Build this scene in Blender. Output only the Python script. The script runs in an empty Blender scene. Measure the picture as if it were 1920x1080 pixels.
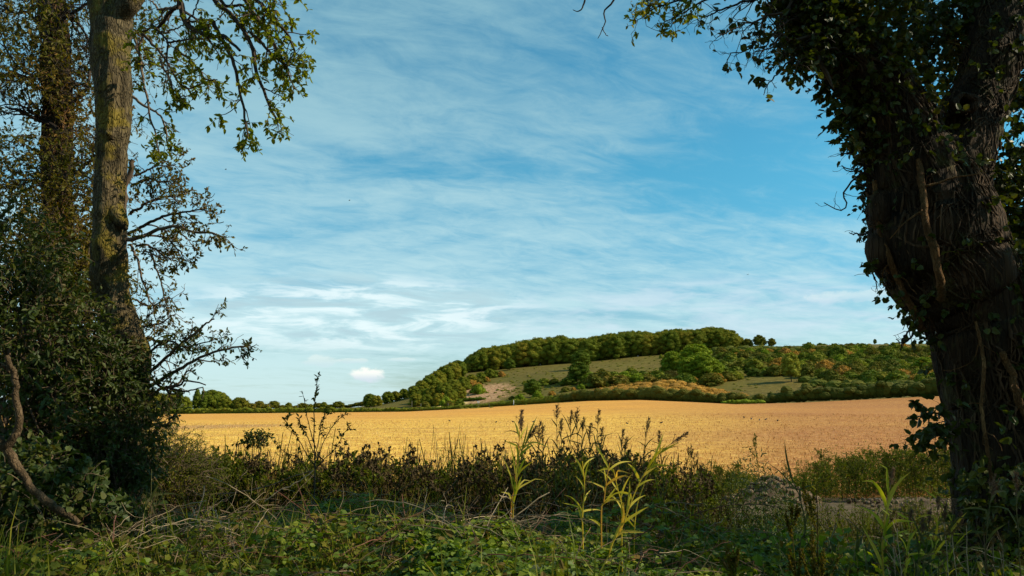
import bpy, math
import numpy as np
from math import radians as R

# ------------------------------------------------------------------ camera, sky, sun, exposure
SC = bpy.context.scene
COL = SC.collection
FPX = 1500.0
PITCH = math.atan((766 - 540) / FPX)
CAMZ = 1.8
cd = bpy.data.cameras.new('camera')
cam = bpy.data.objects.new('camera', cd)
COL.objects.link(cam)
cd.sensor_width = 36
cd.lens = FPX / 1920 * 36
cd.clip_start = 0.05
cd.clip_end = 20000
cam.location = (0, 0, CAMZ)
cam.rotation_euler = (R(90) + PITCH, 0, 0)
SC.camera = cam

SUN_EL, SUN_AZ = 37.0, 92.0
SUN_E, SKY_S = 5.0, 0.11
SC.view_settings.view_transform = 'Standard'
SC.view_settings.look = 'None'
SC.view_settings.exposure = 0.35
SC.view_settings.gamma = 1.0
SC.cycles.max_bounces = 5
SC.cycles.diffuse_bounces = 2
SC.cycles.glossy_bounces = 1
SC.cycles.transmission_bounces = 3
SC.cycles.use_adaptive_sampling = True

sun = bpy.data.objects.new('sun', bpy.data.lights.new('sun', 'SUN'))
COL.objects.link(sun)
sun.data.energy = SUN_E
sun.data.angle = R(0.5)
sun.data.color = (1.0, 0.88, 0.64)
sun.rotation_euler = (R(90 - SUN_EL), 0, R(180 - SUN_AZ))
sun.location = (20, 0, 20)


class NT:
    """tiny node helper"""
    def __init__(s, tree):
        s.t = tree
        s.n = tree.nodes
    def new(s, typ, **kw):
        nd = s.n.new(typ)
        ins = kw.pop('ins', {})
        for k, v in kw.items():
            setattr(nd, k, v)
        for k, v in ins.items():
            s.put(nd.inputs[k], v)
        return nd
    def put(s, sock, v):
        if isinstance(v, bpy.types.NodeSocket):
            s.t.links.new(v, sock)
        else:
            if isinstance(v, (tuple, list)) and len(v) == 3 and sock.type == 'RGBA':
                v = (*v, 1)
            sock.default_value = v
    def math(s, op, a, b=0.0, c=None, clamp=False):
        nd = s.n.new('ShaderNodeMath')
        nd.operation = op
        nd.use_clamp = clamp
        s.put(nd.inputs[0], a)
        s.put(nd.inputs[1], b)
        if c is not None:
            s.put(nd.inputs[2], c)
        return nd.outputs[0]
    def mix(s, f, a, b, mode='MIX'):
        nd = s.n.new('ShaderNodeMix')
        nd.data_type = 'RGBA'
        nd.blend_type = mode
        s.put(nd.inputs['Factor'], f)
        s.put(nd.inputs['A'], a)
        s.put(nd.inputs['B'], b)
        return nd.outputs['Result']
    def noise(s, vec, scale, detail=4, rough=0.5, dist=0.0, out='Fac'):
        nd = s.new('ShaderNodeTexNoise', ins={'Scale': scale, 'Detail': detail, 'Roughness': rough, 'Distortion': dist})
        s.put(nd.inputs['Vector'], vec)
        return nd.outputs[out]
    def ramp(s, f, stops, interp='LINEAR'):
        nd = s.n.new('ShaderNodeValToRGB')
        s.put(nd.inputs[0], f)
        cr = nd.color_ramp
        cr.interpolation = interp
        while len(cr.elements) < len(stops):
            cr.elements.new(0.5)
        for e, (p, c) in zip(cr.elements, stops):
            e.position = p
            e.color = (*c, 1) if len(c) == 3 else c
        return nd.outputs[0]
    def step(s, f, a, b):
        nd = s.n.new('ShaderNodeMapRange')
        nd.interpolation_type = 'SMOOTHSTEP'
        s.put(nd.inputs[0], f)
        nd.inputs[1].default_value = a
        nd.inputs[2].default_value = b
        return nd.outputs[0]
    def xyz(s, v):
        nd = s.n.new('ShaderNodeSeparateXYZ')
        s.put(nd.inputs[0], v)
        return nd.outputs
    def comb(s, x, y, z):
        nd = s.n.new('ShaderNodeCombineXYZ')
        for i, v in enumerate((x, y, z)):
            s.put(nd.inputs[i], v)
        return nd.outputs[0]


W = bpy.data.worlds.new('World')
SC.world = W
W.use_nodes = True
W.node_tree.nodes.clear()
w = NT(W.node_tree)
sky = w.new('ShaderNodeTexSky', sky_type='NISHITA', sun_disc=False, sun_elevation=R(SUN_EL), sun_rotation=R(SUN_AZ))
sky.air_density = 1.0
sky.dust_density = 0.6
sky.ozone_density = 1.3
tc = w.new('ShaderNodeTexCoord')
dirv = tc.outputs['Generated']
X, Y, Z = w.xyz(dirv)
zc = w.math('MAXIMUM', Z, 0.0)
zz = w.math('ADD', zc, 0.16)
px_ = w.math('DIVIDE', X, zz)
py_ = w.math('DIVIDE', Y, zz)
rx_ = w.math('ADD', w.math('MULTIPLY', px_, .90), w.math('MULTIPLY', py_, .42))
ry_ = w.math('SUBTRACT', w.math('MULTIPLY', py_, .90), w.math('MULTIPLY', px_, .42))
base = w.mix(1.0, sky.outputs[0], w.mix(w.step(Z, 0.0, 0.30), (0.58, 0.75, 0.84), (0.34, 1.00, 1.02)), 'MULTIPLY')
veil_v = w.comb(w.math('MULTIPLY', px_, 0.55), w.math('MULTIPLY', py_, 1.25), 0.0)
n1 = w.noise(veil_v, 0.9, 6, 0.55, 0.6)
n2 = w.noise(w.comb(w.math('MULTIPLY', rx_, 0.9), w.math('MULTIPLY', ry_, 2.6), 3.0), 1.5, 8, 0.66, 1.0)
n3 = w.noise(w.comb(w.math('MULTIPLY', px_, 3.0), w.math('MULTIPLY', py_, 7.0), 9.0), 2.2, 5, 0.6, 0.4)
dens = w.math('ADD', w.math('MULTIPLY', n1, 1.0), w.math('MULTIPLY', n2, 0.52))
dens = w.math('ADD', dens, w.math('MULTIPLY', n3, 0.14))
lowb = w.math('SUBTRACT', 1.0, w.step(Z, 0.0, 0.42))
leftb = w.math('SUBTRACT', 1.0, w.step(X, -0.35, 0.35))
dens = w.math('ADD', dens, w.math('MULTIPLY', lowb, 0.13))
dens = w.math('ADD', dens, w.math('MULTIPLY', leftb, 0.12))
def blob(cx, cz, rx, rz, soft=1.0):
    ax = w.math('DIVIDE', w.math('SUBTRACT', X, cx), rx)
    az = w.math('DIVIDE', w.math('SUBTRACT', Z, cz), rz)
    return w.math('ADD', w.math('MULTIPLY', ax, ax), w.math('MULTIPLY', az, az))
def pxdir(px, py):
    x = (px - 960) / FPX
    y = (540 - py) / FPX
    c, s_ = math.cos(PITCH), math.sin(PITCH)
    v = np.array([x, c - y * s_, s_ + y * c])
    return v / np.linalg.norm(v)
tq = pxdir(1490, 330)
tqb = w.math('SUBTRACT', 1.0, w.step(blob(tq[0], tq[2], 0.24, 0.10), 0.0, 1.2))
dens = w.math('SUBTRACT', dens, w.math('MULTIPLY', tqb, 0.18))
n5 = w.noise(w.comb(w.math('MULTIPLY', rx_, 2.0), w.math('MULTIPLY', ry_, 3.2), 5.0), 3.0, 8, 0.68, 0.7)
dens = w.math('ADD', dens, w.math('MULTIPLY', w.math('SUBTRACT', n5, 0.5), 0.46))
cmask = w.math('MULTIPLY', w.step(dens, 0.66, 1.16), 0.74)
ccol = w.mix(w.step(Z, 0.0, 0.5), (4.9, 6.6, 6.8), (2.4, 4.2, 4.7))
skyc = w.mix(cmask, base, ccol)
# lower grey-and-white streaks left of centre
n4 = w.noise(w.comb(w.math('MULTIPLY', X, 7.0), w.math('MULTIPLY', Y, 7.0), w.math('MULTIPLY', Z, 42.0)), 1.3, 6, 0.6, 0.5)
a = pxdir(680, 590)
bl = w.math('SUBTRACT', 1.0, w.step(blob(a[0], a[2], 0.24, 0.055), 0.2, 1.1))
g_ = w.math('MULTIPLY', bl, w.step(n4, 0.46, 0.62))
skyc = w.mix(w.math('MULTIPLY', g_, 0.6), skyc, (7.2, 7.9, 7.9))
g2 = w.math('MULTIPLY', bl, w.step(n4, 0.54, 0.36))
skyc = w.mix(w.math('MULTIPLY', g2, 0.7), skyc, (3.3, 4.6, 5.1))
a = pxdir(1480, 580)
bl = w.math('SUBTRACT', 1.0, w.step(blob(a[0], a[2], 0.42, 0.05), 0.2, 1.1))
skyc = w.mix(w.math('MULTIPLY', w.math('MULTIPLY', bl, w.step(n4, 0.40, 0.66)), .55), skyc, (4.9, 5.9, 6.6))
# small fair-weather clouds low over the trees
cl = w.noise(w.comb(w.math('MULTIPLY', X, 60.0), w.math('MULTIPLY', Y, 60.0), w.math('MULTIPLY', Z, 90.0)), 0.9, 5, 0.6)
for (cx, cy, rx, rz, k) in ((686, 703, 0.024, 0.0100, .9), (600, 677, 0.024, 0.008, 0.28), (665, 676, 0.02, 0.004, 0.3), (752, 674, 0.02, 0.003, 0.25), (1600, 555, 0.06, 0.008, 0.3)):
    a = pxdir(cx, cy)
    q = w.math('ADD', blob(a[0], a[2], rx, rz), w.math('MULTIPLY', w.math('SUBTRACT', cl, 0.5), 2.6))
    m = w.math('MULTIPLY', w.math('SUBTRACT', 1.0, w.step(q, 0.25, 1.0)), k)
    tint = w.mix(w.step(Z, float(a[2]) - rz * 0.7, float(a[2]) + rz * 0.5), (5.0, 5.7, 6.3), (7.6, 7.6, 7.0))
    skyc = w.mix(m, skyc, tint)
bg = w.new('ShaderNodeBackground', ins={'Strength': SKY_S})
w.put(bg.inputs[0], skyc)
wo = w.new('ShaderNodeOutputWorld')
w.t.links.new(bg.outputs[0], wo.inputs[0])

# ------------------------------------------------------------------ helpers
rng = np.random.default_rng(11)


def unit(v):
    v = np.asarray(v, float)
    return v / np.maximum(np.linalg.norm(v, axis=-1, keepdims=True), 1e-9)


def vnoise(P, seed=0):
    P = np.asarray(P, float)
    i = np.floor(P).astype(np.int64)
    f = P - i
    f = f * f * (3 - 2 * f)
    out = 0
    for dx in (0, 1):
        for dy in (0, 1):
            for dz in (0, 1):
                h = (i[..., 0] + dx) * 374761393 + (i[..., 1] + dy) * 668265263 + (i[..., 2] + dz) * 2147483647 + seed * 974634777
                h = (h ^ (h >> 13)) * 1274126177
                h = (h ^ (h >> 16)) & 0xFFFF
                wgt = (f[..., 0] if dx else 1 - f[..., 0]) * (f[..., 1] if dy else 1 - f[..., 1]) * (f[..., 2] if dz else 1 - f[..., 2])
                out = out + wgt * (h / 65535.0)
    return out


def fbm(P, octv=4, seed=0):
    P = np.asarray(P, float)
    s, a, t = 0, 1.0, 0
    for o in range(octv):
        s = s + a * (vnoise(P * 2 ** o + o * 17.3, seed + o) - 0.5)
        t += a
        a *= 0.5
    return s / t * 2


class Geo:
    def __init__(s):
        s.V, s.F, s.A, s.n = [], [], [], 0
    def add(s, V, F, rnd=0.5):
        V = np.asarray(V, float).reshape(-1, 3)
        F = np.asarray(F, np.int64).reshape(-1, 4)
        s.V.append(V)
        s.F.append(F + s.n)
        s.A.append(np.broadcast_to(np.asarray(rnd, float), (len(V),)).copy())
        s.n += len(V)
        return s
    def count(s):
        return s.n


def build(g, name, mat, parent=None, base=(0, 0, 0), smooth=False):
    V = np.concatenate(g.V) - np.asarray(base, float)
    F = np.concatenate(g.F)
    A = np.concatenate(g.A)
    tri = F[:, 2] == F[:, 3]
    Q, T = F[~tri], F[tri][:, :3]
    me = bpy.data.meshes.new(name)
    me.vertices.add(len(V))
    me.vertices.foreach_set('co', V.astype(np.float32).ravel())
    loops = np.concatenate([Q.ravel(), T.ravel()])
    me.loops.add(len(loops))
    me.loops.foreach_set('vertex_index', loops.astype(np.int32))
    me.polygons.add(len(F))
    tot = np.concatenate([np.full(len(Q), 4), np.full(len(T), 3)])
    st = np.concatenate([[0], np.cumsum(tot)[:-1]])
    me.polygons.foreach_set('loop_start', st.astype(np.int32))
    me.polygons.foreach_set('loop_total', tot.astype(np.int32))
    me.polygons.foreach_set('use_smooth', np.full(len(F), smooth))
    at_ = me.attributes.new('rnd', 'FLOAT', 'POINT')
    at_.data.foreach_set('value', A.astype(np.float32))
    me.update(calc_edges=True)
    me.materials.append(mat)
    o = bpy.data.objects.new(name, me)
    COL.objects.link(o)
    if parent is not None:
        o.parent = parent
    else:
        o.location = base
    return o


def tag(o, label=None, cat=None, group=None, kind=None):
    if label:
        o['label'] = label
    if cat:
        o['category'] = cat
    if group:
        o['group'] = group
    if kind:
        o['kind'] = kind
    return o


def thing(name, label, cat, loc=(0, 0, 0), rz=0.0, group=None):
    o = bpy.data.objects.new(name, None)
    o.empty_display_size = 0.2
    COL.objects.link(o)
    o.location = [float(v) for v in loc]
    o.rotation_euler = (0, 0, rz)
    return tag(o, label, cat, group)


def dup(o, loc, rz=0.0, sc=1.0, label=None, group=None, tilt=(0, 0)):
    r = o.copy()
    COL.objects.link(r)
    r.location = [float(v) for v in loc]
    r.rotation_euler = (tilt[0], tilt[1], rz)
    r.scale = (sc, sc, sc) if np.isscalar(sc) else [float(v) for v in sc]
    tag(r, label, None, group)
    for ch in list(o.children):
        c = ch.copy()
        COL.objects.link(c)
        c.parent = r
    return r


def at(px, py, Yd):
    """the point of the world at depth Yd (metres north) that stands at this place of the photograph"""
    x = (px - 960) / FPX
    y = (540 - py) / FPX
    c, s_ = math.cos(PITCH), math.sin(PITCH)
    v = np.array([x, c - y * s_, s_ + y * c])
    return np.array([0, 0, CAMZ]) + v * (Yd / v[1])


def atz(px, Yd, z):
    d = Yd * math.cos(PITCH) + (z - CAMZ) * math.sin(PITCH)
    return np.array([(px - 960) / FPX * d, Yd, z])


def path(pts, n=26, jit=0.0, seed=0):
    """Catmull-Rom through points (k,3) resampled to n"""
    P = np.asarray(pts, float)
    P = np.vstack([2 * P[0] - P[1], P, 2 * P[-1] - P[-2]])
    k = len(P) - 3
    t = np.linspace(0, k - 1e-6, n)
    i = t.astype(int)
    f = (t - i)[:, None]
    p0, p1, p2, p3 = P[i], P[i + 1], P[i + 2], P[i + 3]
    Q = 0.5 * ((2 * p1) + (-p0 + p2) * f + (2 * p0 - 5 * p1 + 4 * p2 - p3) * f ** 2 + (-p0 + 3 * p1 - 3 * p2 + p3) * f ** 3)
    if jit:
        r = np.random.default_rng(seed + 5)
        N = np.cumsum(r.normal(0, jit, (n, 3)), 0)
        N -= np.linspace(0, 1, n)[:, None] * N[-1]
        Q = Q + N
    return Q


def pp(pts, n=26, jit=0.0, seed=0):
    """path from (px, py, depth) triples"""
    return path([at(*p) for p in pts], n, jit, seed)


def tubes(g, P, Rr, sides=4, rnd=None):
    """P (N,n,3), Rr (N,n): batch of open tubes"""
    P = np.asarray(P, float)
    if P.ndim == 2:
        P = P[None]
        Rr = np.asarray(Rr, float)[None]
    N, n, _ = P.shape
    if N == 0:
        return
    T = unit(np.gradient(P, axis=1))
    ref = np.zeros((N, 1, 3)); ref[..., 0] = 0.31; ref[..., 1] = 0.95; ref[..., 2] = 0.05
    tz_ = np.abs((T * unit(ref)).sum(-1)).max(1) > 0.97
    ref = np.where(tz_[:, None, None], np.array([0.9, 0.1, 0.4]), ref)
    U = unit(np.cross(T, np.broadcast_to(ref, T.shape)))
    Vv = np.cross(T, U)
    a = np.arange(sides) / sides * 2 * math.pi
    ring = P[:, :, None] + Rr[:, :, None, None] * (np.cos(a)[None, None, :, None] * U[:, :, None] + np.sin(a)[None, None, :, None] * Vv[:, :, None])
    V = ring.reshape(-1, 3)
    b = (np.arange(N) * n * sides)[:, None, None]
    i = (np.arange(n - 1) * sides)[None, :, None]
    j = np.arange(sides)[None, None, :]
    j2 = (j + 1) % sides
    F = np.stack([b + i + j, b + i + j2, b + i + sides + j2, b + i + sides + j], -1).reshape(-1, 4)
    if rnd is None:
        rnd = rng.random(N)
    g.add(V, F, np.repeat(np.broadcast_to(rnd, (N,)), n * sides))


def children(P, Rr, k, L, ang=(0.5, 1.1), m=6, tmin=0.15, tmax=1.0, wander=0.25, grav=0.0, up=0.0, rfac=0.55, rmin=0.0015, Lvar=0.5, taper=0.5, bias=None, tip=0.35):
    """k child polylines per parent; returns (N*k,m,3),(N*k,m)"""
    P = np.asarray(P, float)
    if P.ndim == 2:
        P = P[None]; Rr = np.asarray(Rr, float)[None]
    N, n, _ = P.shape
    M = N * k
    par = np.repeat(np.arange(N), k)
    t = rng.uniform(tmin, tmax, M)
    ft = t * (n - 1)
    i = np.minimum(ft.astype(int), n - 2)
    f = (ft - i)[:, None]
    p0 = P[par, i] * (1 - f) + P[par, i + 1] * f
    T = unit(P[par, i + 1] - P[par, i])
    r0 = (Rr[par, i] * (1 - f[:, 0]) + Rr[par, i + 1] * f[:, 0])
    rp = rng.normal(size=(M, 3))
    if bias is not None:
        rp = rp + np.asarray(bias)
    perp = unit(rp - (rp * T).sum(-1, keepdims=True) * T)
    A = rng.uniform(ang[0], ang[1], M)[:, None]
    d = unit(np.cos(A) * T + np.sin(A) * perp)
    Ls = L * rng.uniform(1 - Lvar, 1 + Lvar, M) * (1 - taper * t)
    seg = Ls / (m - 1)
    out = np.zeros((M, m, 3))
    out[:, 0] = p0
    for q in range(1, m):
        d = unit(d + rng.normal(0, wander, (M, 3)) + np.array([0, 0, up - grav]) * 0.5)
        out[:, q] = out[:, q - 1] + d * seg[:, None]
    r = np.maximum(np.minimum(r0 * rfac, Ls * 0.03)[:, None] * np.linspace(1, tip, m)[None], rmin)
    return out, r


# leaf templates: x along the leaf, y across, z out of it; all quads
def tmpl(kind):
    if kind == 'oval':
        return np.array([[0, 0, 0], [.32, -.25, .06], [.72, -.2, .03], [1, 0, -.12], [.72, .2, .03], [.32, .25, .06]]), np.array([[0, 1, 2, 3], [0, 3, 4, 5]])
    if kind == 'lance':
        return np.array([[0, 0, 0], [.3, -.12, .03], [.7, -.1, 0], [1, 0, -.12], [.7, .1, 0], [.3, .12, .03]]), np.array([[0, 1, 2, 3], [0, 3, 4, 5]])
    if kind == 'round':
        return np.array([[0, 0, 0], [.25, -.4, .08], [.7, -.33, .05], [1, 0, -.12], [.7, .33, .05], [.25, .4, .08]]), np.array([[0, 1, 2, 3], [0, 3, 4, 5]])
    if kind == 'lobed':
        return np.array([[0, 0, 0], [.02, -.42, .1], [.45, -.28, .05], [.62, -.5, .04], [1.05, 0, -.1], [.62, .5, .04], [.45, .28, .05], [.02, .42, .1]]), np.array([[0, 1, 2, 4], [2, 3, 4, 4], [0, 4, 6, 7], [4, 5, 6, 6]])
    if kind == 'diamond':
        return np.array([[0, 0, 0], [.5, -.42, .08], [1, 0, 0], [.5, .42, .08]]) - np.array([.5, 0, 0]), np.array([[0, 1, 2, 3]])
    if kind == 'blade':
        x = np.array([0, .3, .62, .88, 1]); wd = np.array([.018, .026, .022, .012, .002]); z = -np.array([0, .02, .1, .24, .34])
        V = np.zeros((10, 3)); V[0::2, 0] = x; V[1::2, 0] = x; V[0::2, 1] = -wd; V[1::2, 1] = wd; V[0::2, 2] = z; V[1::2, 2] = z
        return V, np.array([[2 * i, 2 * i + 2, 2 * i + 3, 2 * i + 1] for i in range(4)])
    if kind == 'grass':
        x = np.array([0, .35, .7, 1]); wd = np.array([.006, .009, .007, .001]); z = -np.array([0, .02, .12, .30])
        V = np.zeros((8, 3)); V[0::2, 0] = x; V[1::2, 0] = x; V[0::2, 1] = -wd; V[1::2, 1] = wd; V[0::2, 2] = z; V[1::2, 2] = z
        return V, np.array([[2 * i, 2 * i + 2, 2 * i + 3, 2 * i + 1] for i in range(3)])
    if kind == 'stalk':
        x = np.array([0, .5, 1]); wd = np.array([.008, .006, .003]); z = np.array([0, .02, -.02])
        V = np.zeros((6, 3)); V[0::2, 0] = x; V[1::2, 0] = x; V[0::2, 1] = -wd; V[1::2, 1] = wd; V[0::2, 2] = z; V[1::2, 2] = z
        return V, np.array([[2 * i, 2 * i + 2, 2 * i + 3, 2 * i + 1] for i in range(2)])


def leaves(g, P, D, N, S, kind='oval', clump=0.45, cf=1.6, rnd=None):
    P = np.asarray(P, float).reshape(-1, 3)
    D = unit(np.asarray(D, float).reshape(-1, 3))
    N = np.asarray(N, float).reshape(-1, 3)
    B = unit(np.cross(N, D))
    N2 = np.cross(D, B)
    T, F = tmpl(kind)
    S = np.broadcast_to(np.asarray(S, float), (len(P),))
    V = P[:, None] + S[:, None, None] * (T[None, :, 0:1] * D[:, None] + T[None, :, 1:2] * B[:, None] + T[None, :, 2:3] * N2[:, None])
    k = len(T)
    FF = F[None] + (np.arange(len(P)) * k)[:, None, None]
    if rnd is None:
        rnd = np.clip((1 - clump) * rng.random(len(P)) + clump * (0.5 + 0.9 * fbm(P * cf, 2, 3)), 0, 1)
    g.add(V, FF, np.repeat(np.broadcast_to(rnd, (len(P),)), k))


def leaf_on(g, P, k, size, kind='oval', tmin=0.1, droop=0.3, svar=0.35, spread=1.0, upn=0.9, clump=0.45, cf=1.6):
    """k leaves along each polyline of P (N,n,3)"""
    P = np.asarray(P, float)
    if P.ndim == 2:
        P = P[None]
    N, n, _ = P.shape
    M = N * k
    par = np.repeat(np.arange(N), k)
    t = rng.uniform(tmin, 1, M)
    ft = t * (n - 1)
    i = np.minimum(ft.astype(int), n - 2)
    f = (ft - i)[:, None]
    p0 = P[par, i] * (1 - f) + P[par, i + 1] * f
    T = unit(P[par, i + 1] - P[par, i])
    d = T * 0.6 + rng.normal(0, 0.7 * spread, (M, 3)) + np.array([0, 0, -droop])
    nn = rng.normal(0, 0.6, (M, 3)) + np.array([0, 0, upn])
    leaves(g, p0, d, nn, size * rng.uniform(1 - svar, 1 + svar, M), kind, clump, cf)


def in_ell(n, c, r, shell=0.0, seed=None):
    v = unit(rng.normal(size=(n, 3)))
    rad = rng.uniform(shell ** 3, 1, n) ** (1 / 3)
    return np.asarray(c) + v * rad[:, None] * np.asarray(r), v


def sprigs(wood, leaf, C, D, L, nleaf, size, kind='oval', m=4, r=0.003, wander=0.3, grav=0.1, **kw):
    """free twig clusters: C (N,3) starts, D directions"""
    N = len(C)
    P = np.zeros((N, m, 3)); P[:, 0] = C
    d = unit(D)
    Ls = L * rng.uniform(0.6, 1.4, N) / (m - 1)
    for q in range(1, m):
        d = unit(d + rng.normal(0, wander, (N, 3)) + np.array([0, 0, -grav]))
        P[:, q] = P[:, q - 1] + d * Ls[:, None]
    if wood is not None:
        tubes(wood, P, np.broadcast_to(np.linspace(r, r * .4, m), (N, m)), 3)
    leaf_on(leaf, P, nleaf, size, kind, **kw)
    return P


# ------------------------------------------------------------------ materials
def mat_new(name):
    m = bpy.data.materials.new(name)
    m.use_nodes = True
    m.node_tree.nodes.clear()
    t = NT(m.node_tree)
    out = t.new('ShaderNodeOutputMaterial')
    return m, t, out


def leaf_mat(name, cols, trans=0.35, gloss=0.12, rough=0.6, tcol=(1.5, 1.6, 0.5), varobj=0.0):
    m, t, out = mat_new(name)
    a_ = t.new('ShaderNodeAttribute', attribute_name='rnd')
    f = a_.outputs['Fac']
    if varobj:
        oi = t.new('ShaderNodeObjectInfo')
        f = t.math('ADD', t.math('MULTIPLY', f, 1 - varobj), t.math('MULTIPLY', oi.outputs['Random'], varobj))
    n = len(cols)
    c = t.ramp(f, [(i / (n - 1), cc) for i, cc in enumerate(cols)])
    p = t.new('ShaderNodeBsdfPrincipled', ins={'Roughness': rough, 'Specular IOR Level': gloss})
    t.put(p.inputs['Base Color'], c)
    tr = t.new('ShaderNodeBsdfTranslucent')
    t.put(tr.inputs[0], t.mix(1.0, c, tcol, 'MULTIPLY'))
    mx = t.new('ShaderNodeMixShader', ins={0: trans})
    t.t.links.new(p.outputs[0], mx.inputs[1])
    t.t.links.new(tr.outputs[0], mx.inputs[2])
    t.t.links.new(mx.outputs[0], out.inputs[0])
    return m


def bark_mat(name, cols, scale=6.0, stretch=0.22, bump=0.6, lichen=None, moss=None, fiss=1.0, rough=0.9):
    m, t, out = mat_new(name)
    g_ = t.new('ShaderNodeNewGeometry')
    x, y, z = t.xyz(g_.outputs['Position'])
    v = t.comb(x, y, t.math('MULTIPLY', z, stretch))
    vd = t.new('ShaderNodeTexVoronoi', feature='DISTANCE_TO_EDGE', ins={'Scale': scale * 4.5})
    wob = t.noise(v, scale * 2, 3, 0.5, 0, 'Color')
    vm = t.new('ShaderNodeVectorMath', operation='ADD')
    t.put(vm.inputs[0], v)
    sc_ = t.new('ShaderNodeVectorMath', operation='SCALE', ins={3: 0.12})
    t.put(sc_.inputs[0], wob)
    t.put(vm.inputs[1], sc_.outputs[0])
    t.put(vd.inputs['Vector'], vm.outputs[0])
    fis = t.step(vd.outputs['Distance'], 0.0, 0.22)
    nf = t.noise(v, scale * 6, 5, 0.65)
    col = t.ramp(t.noise(v, scale * 1.1, 6, 0.6), [(0.3, cols[0]), (0.5, cols[1]), (0.7, cols[2])])
    col = t.mix(t.math('MULTIPLY', t.math('SUBTRACT', 1.0, fis), 0.55 * fiss), col, cols[0])
    if lichen:
        lm = t.step(t.noise(g_.outputs['Position'], 3.2, 6, 0.65, 0.4), 0.48, 0.62)
        col = t.mix(t.math('MULTIPLY', lm, 0.75), col, lichen)
    if moss:
        lm = t.step(t.noise(g_.outputs['Position'], 5.0, 6, 0.7, 0.4), 0.52, 0.66)
        col = t.mix(t.math('MULTIPLY', lm, 0.8), col, moss)
    p = t.new('ShaderNodeBsdfPrincipled', ins={'Roughness': rough, 'Specular IOR Level': 0.15})
    t.put(p.inputs['Base Color'], col)
    h = t.math('ADD', t.math('MULTIPLY', fis, 0.7 * fiss), t.math('MULTIPLY', nf, 0.6))
    b = t.new('ShaderNodeBump', ins={'Strength': bump, 'Distance': 0.03})
    t.put(b.inputs['Height'], h)
    t.put(p.inputs['Normal'], b.outputs[0])
    t.t.links.new(p.outputs[0], out.inputs[0])
    return m


def plain_mat(name, cols, rough=0.8, scale=8.0, spec=0.2, attr=True):
    m, t, out = mat_new(name)
    g_ = t.new('ShaderNodeNewGeometry')
    f = t.noise(g_.outputs['Position'], scale, 5, 0.6)
    if attr:
        a_ = t.new('ShaderNodeAttribute', attribute_name='rnd')
        f = t.math('ADD', t.math('MULTIPLY', f, 0.5), t.math('MULTIPLY', a_.outputs['Fac'], 0.5))
    n = len(cols)
    c = t.ramp(f, [(0.25 + 0.5 * i / max(1, n - 1), cc) for i, cc in enumerate(cols)])
    p = t.new('ShaderNodeBsdfPrincipled', ins={'Roughness': rough, 'Specular IOR Level': spec})
    t.put(p.inputs['Base Color'], c)
    t.t.links.new(p.outputs[0], out.inputs[0])
    return m


M = {}
M['bark_left'] = bark_mat('lichened_bark', [(.028, .022, .012), (.11, .082, .044), (.18, .135, .072)], 7, .3, .9, lichen=(.21, .155, .018))
M['bark_ivy'] = bark_mat('ivied_bark', [(.022, .014, .008), (.075, .045, .025), (.15, .09, .05)], 5, .2, 0.9, moss=(.05, .055, .02), fiss=.8)
M['bark_right'] = bark_mat('fibrous_dark_bark', [(.012, .008, .005), (.038, .023, .013), (.085, .05, .028)], 6, .12, 1.0, moss=(.07, .06, .02), fiss=.6)
M['ivy_stem'] = bark_mat('ivy_stem_bark', [(.06, .03, .012), (.17, .085, .032), (.30, .17, .07)], 10, .3, .7, moss=(.05, .035, .015))
M['cut_wood'] = bark_mat('cut_wood', [(.03, .02, .01), (.085, .055, .03), (.16, .105, .06)], 8, .8, .5)
M['twig'] = plain_mat('twig', [(.035, .022, .014), (.09, .06, .04), (.16, .11, .07)], 0.8, 6)
M['twig_dark'] = plain_mat('twig_dark', [(.015, .011, .009), (.04, .028, .02), (.07, .05, .035)], 0.8, 6)
M['dead'] = plain_mat('dead_cane', [(.06, .038, .022), (.17, .115, .07), (.36, .27, .17)], 0.7, 9)
M['redcane'] = plain_mat('red_cane', [(.08, .03, .02), (.17, .07, .045), (.25, .13, .08)], 0.7, 9)
M['leaf_ash'] = leaf_mat('ash_leaf', [(.065, .085, .006), (.11, .13, .008), (.17, .175, .012), (.24, .16, .016)], .5)
M['leaf_haw'] = leaf_mat('hawthorn_leaf', [(.045, .05, .008), (.08, .08, .010), (.13, .095, .014), (.19, .09, .02)], .3)
M['leaf_ivy'] = leaf_mat('ivy_leaf', [(.016, .028, .005), (.035, .05, .006), (.065, .075, .008), (.11, .09, .012)], .25, .3, .5)
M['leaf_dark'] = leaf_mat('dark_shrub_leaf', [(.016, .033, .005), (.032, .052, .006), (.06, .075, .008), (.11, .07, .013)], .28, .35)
M['leaf_olive'] = leaf_mat('olive_shrub_leaf', [(.045, .047, .006), (.08, .075, .008), (.125, .10, .010), (.16, .08, .016)], .3)
M['leaf_bramble'] = leaf_mat('bramble_leaf', [(.022, .042, .003), (.05, .09, .005), (.11, .165, .007), (.22, .235, .012), (.17, .07, .012)], .34, .35)
M['leaf_weed'] = leaf_mat('weed_leaf', [(.035, .050, .005), (.07, .085, .007), (.125, .125, .010), (.17, .105, .02)], .3)
M['dry_weed'] = leaf_mat('dry_weed', [(.030, .026, .008), (.065, .050, .013), (.12, .085, .024), (.19, .13, .045)], .15, .1, .8, (1.2, 1, .7))
M['seed'] = leaf_mat('brown_seed', [(.035, .025, .012), (.075, .05, .024), (.13, .09, .045)], .1, .1, .8, (1.1, 1, .8))
M['reed_gold'] = leaf_mat('golden_reed_leaf', [(.38, .32, .02), (.58, .47, .04), (.70, .54, .08), (.50, .24, .035)], .4, .3, .5, (1.3, 1.2, .6))
M['reed_green'] = leaf_mat('green_reed_leaf', [(.14, .17, .012), (.26, .27, .018), (.42, .36, .03), (.42, .30, .045)], .4, .3, .5)
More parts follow.
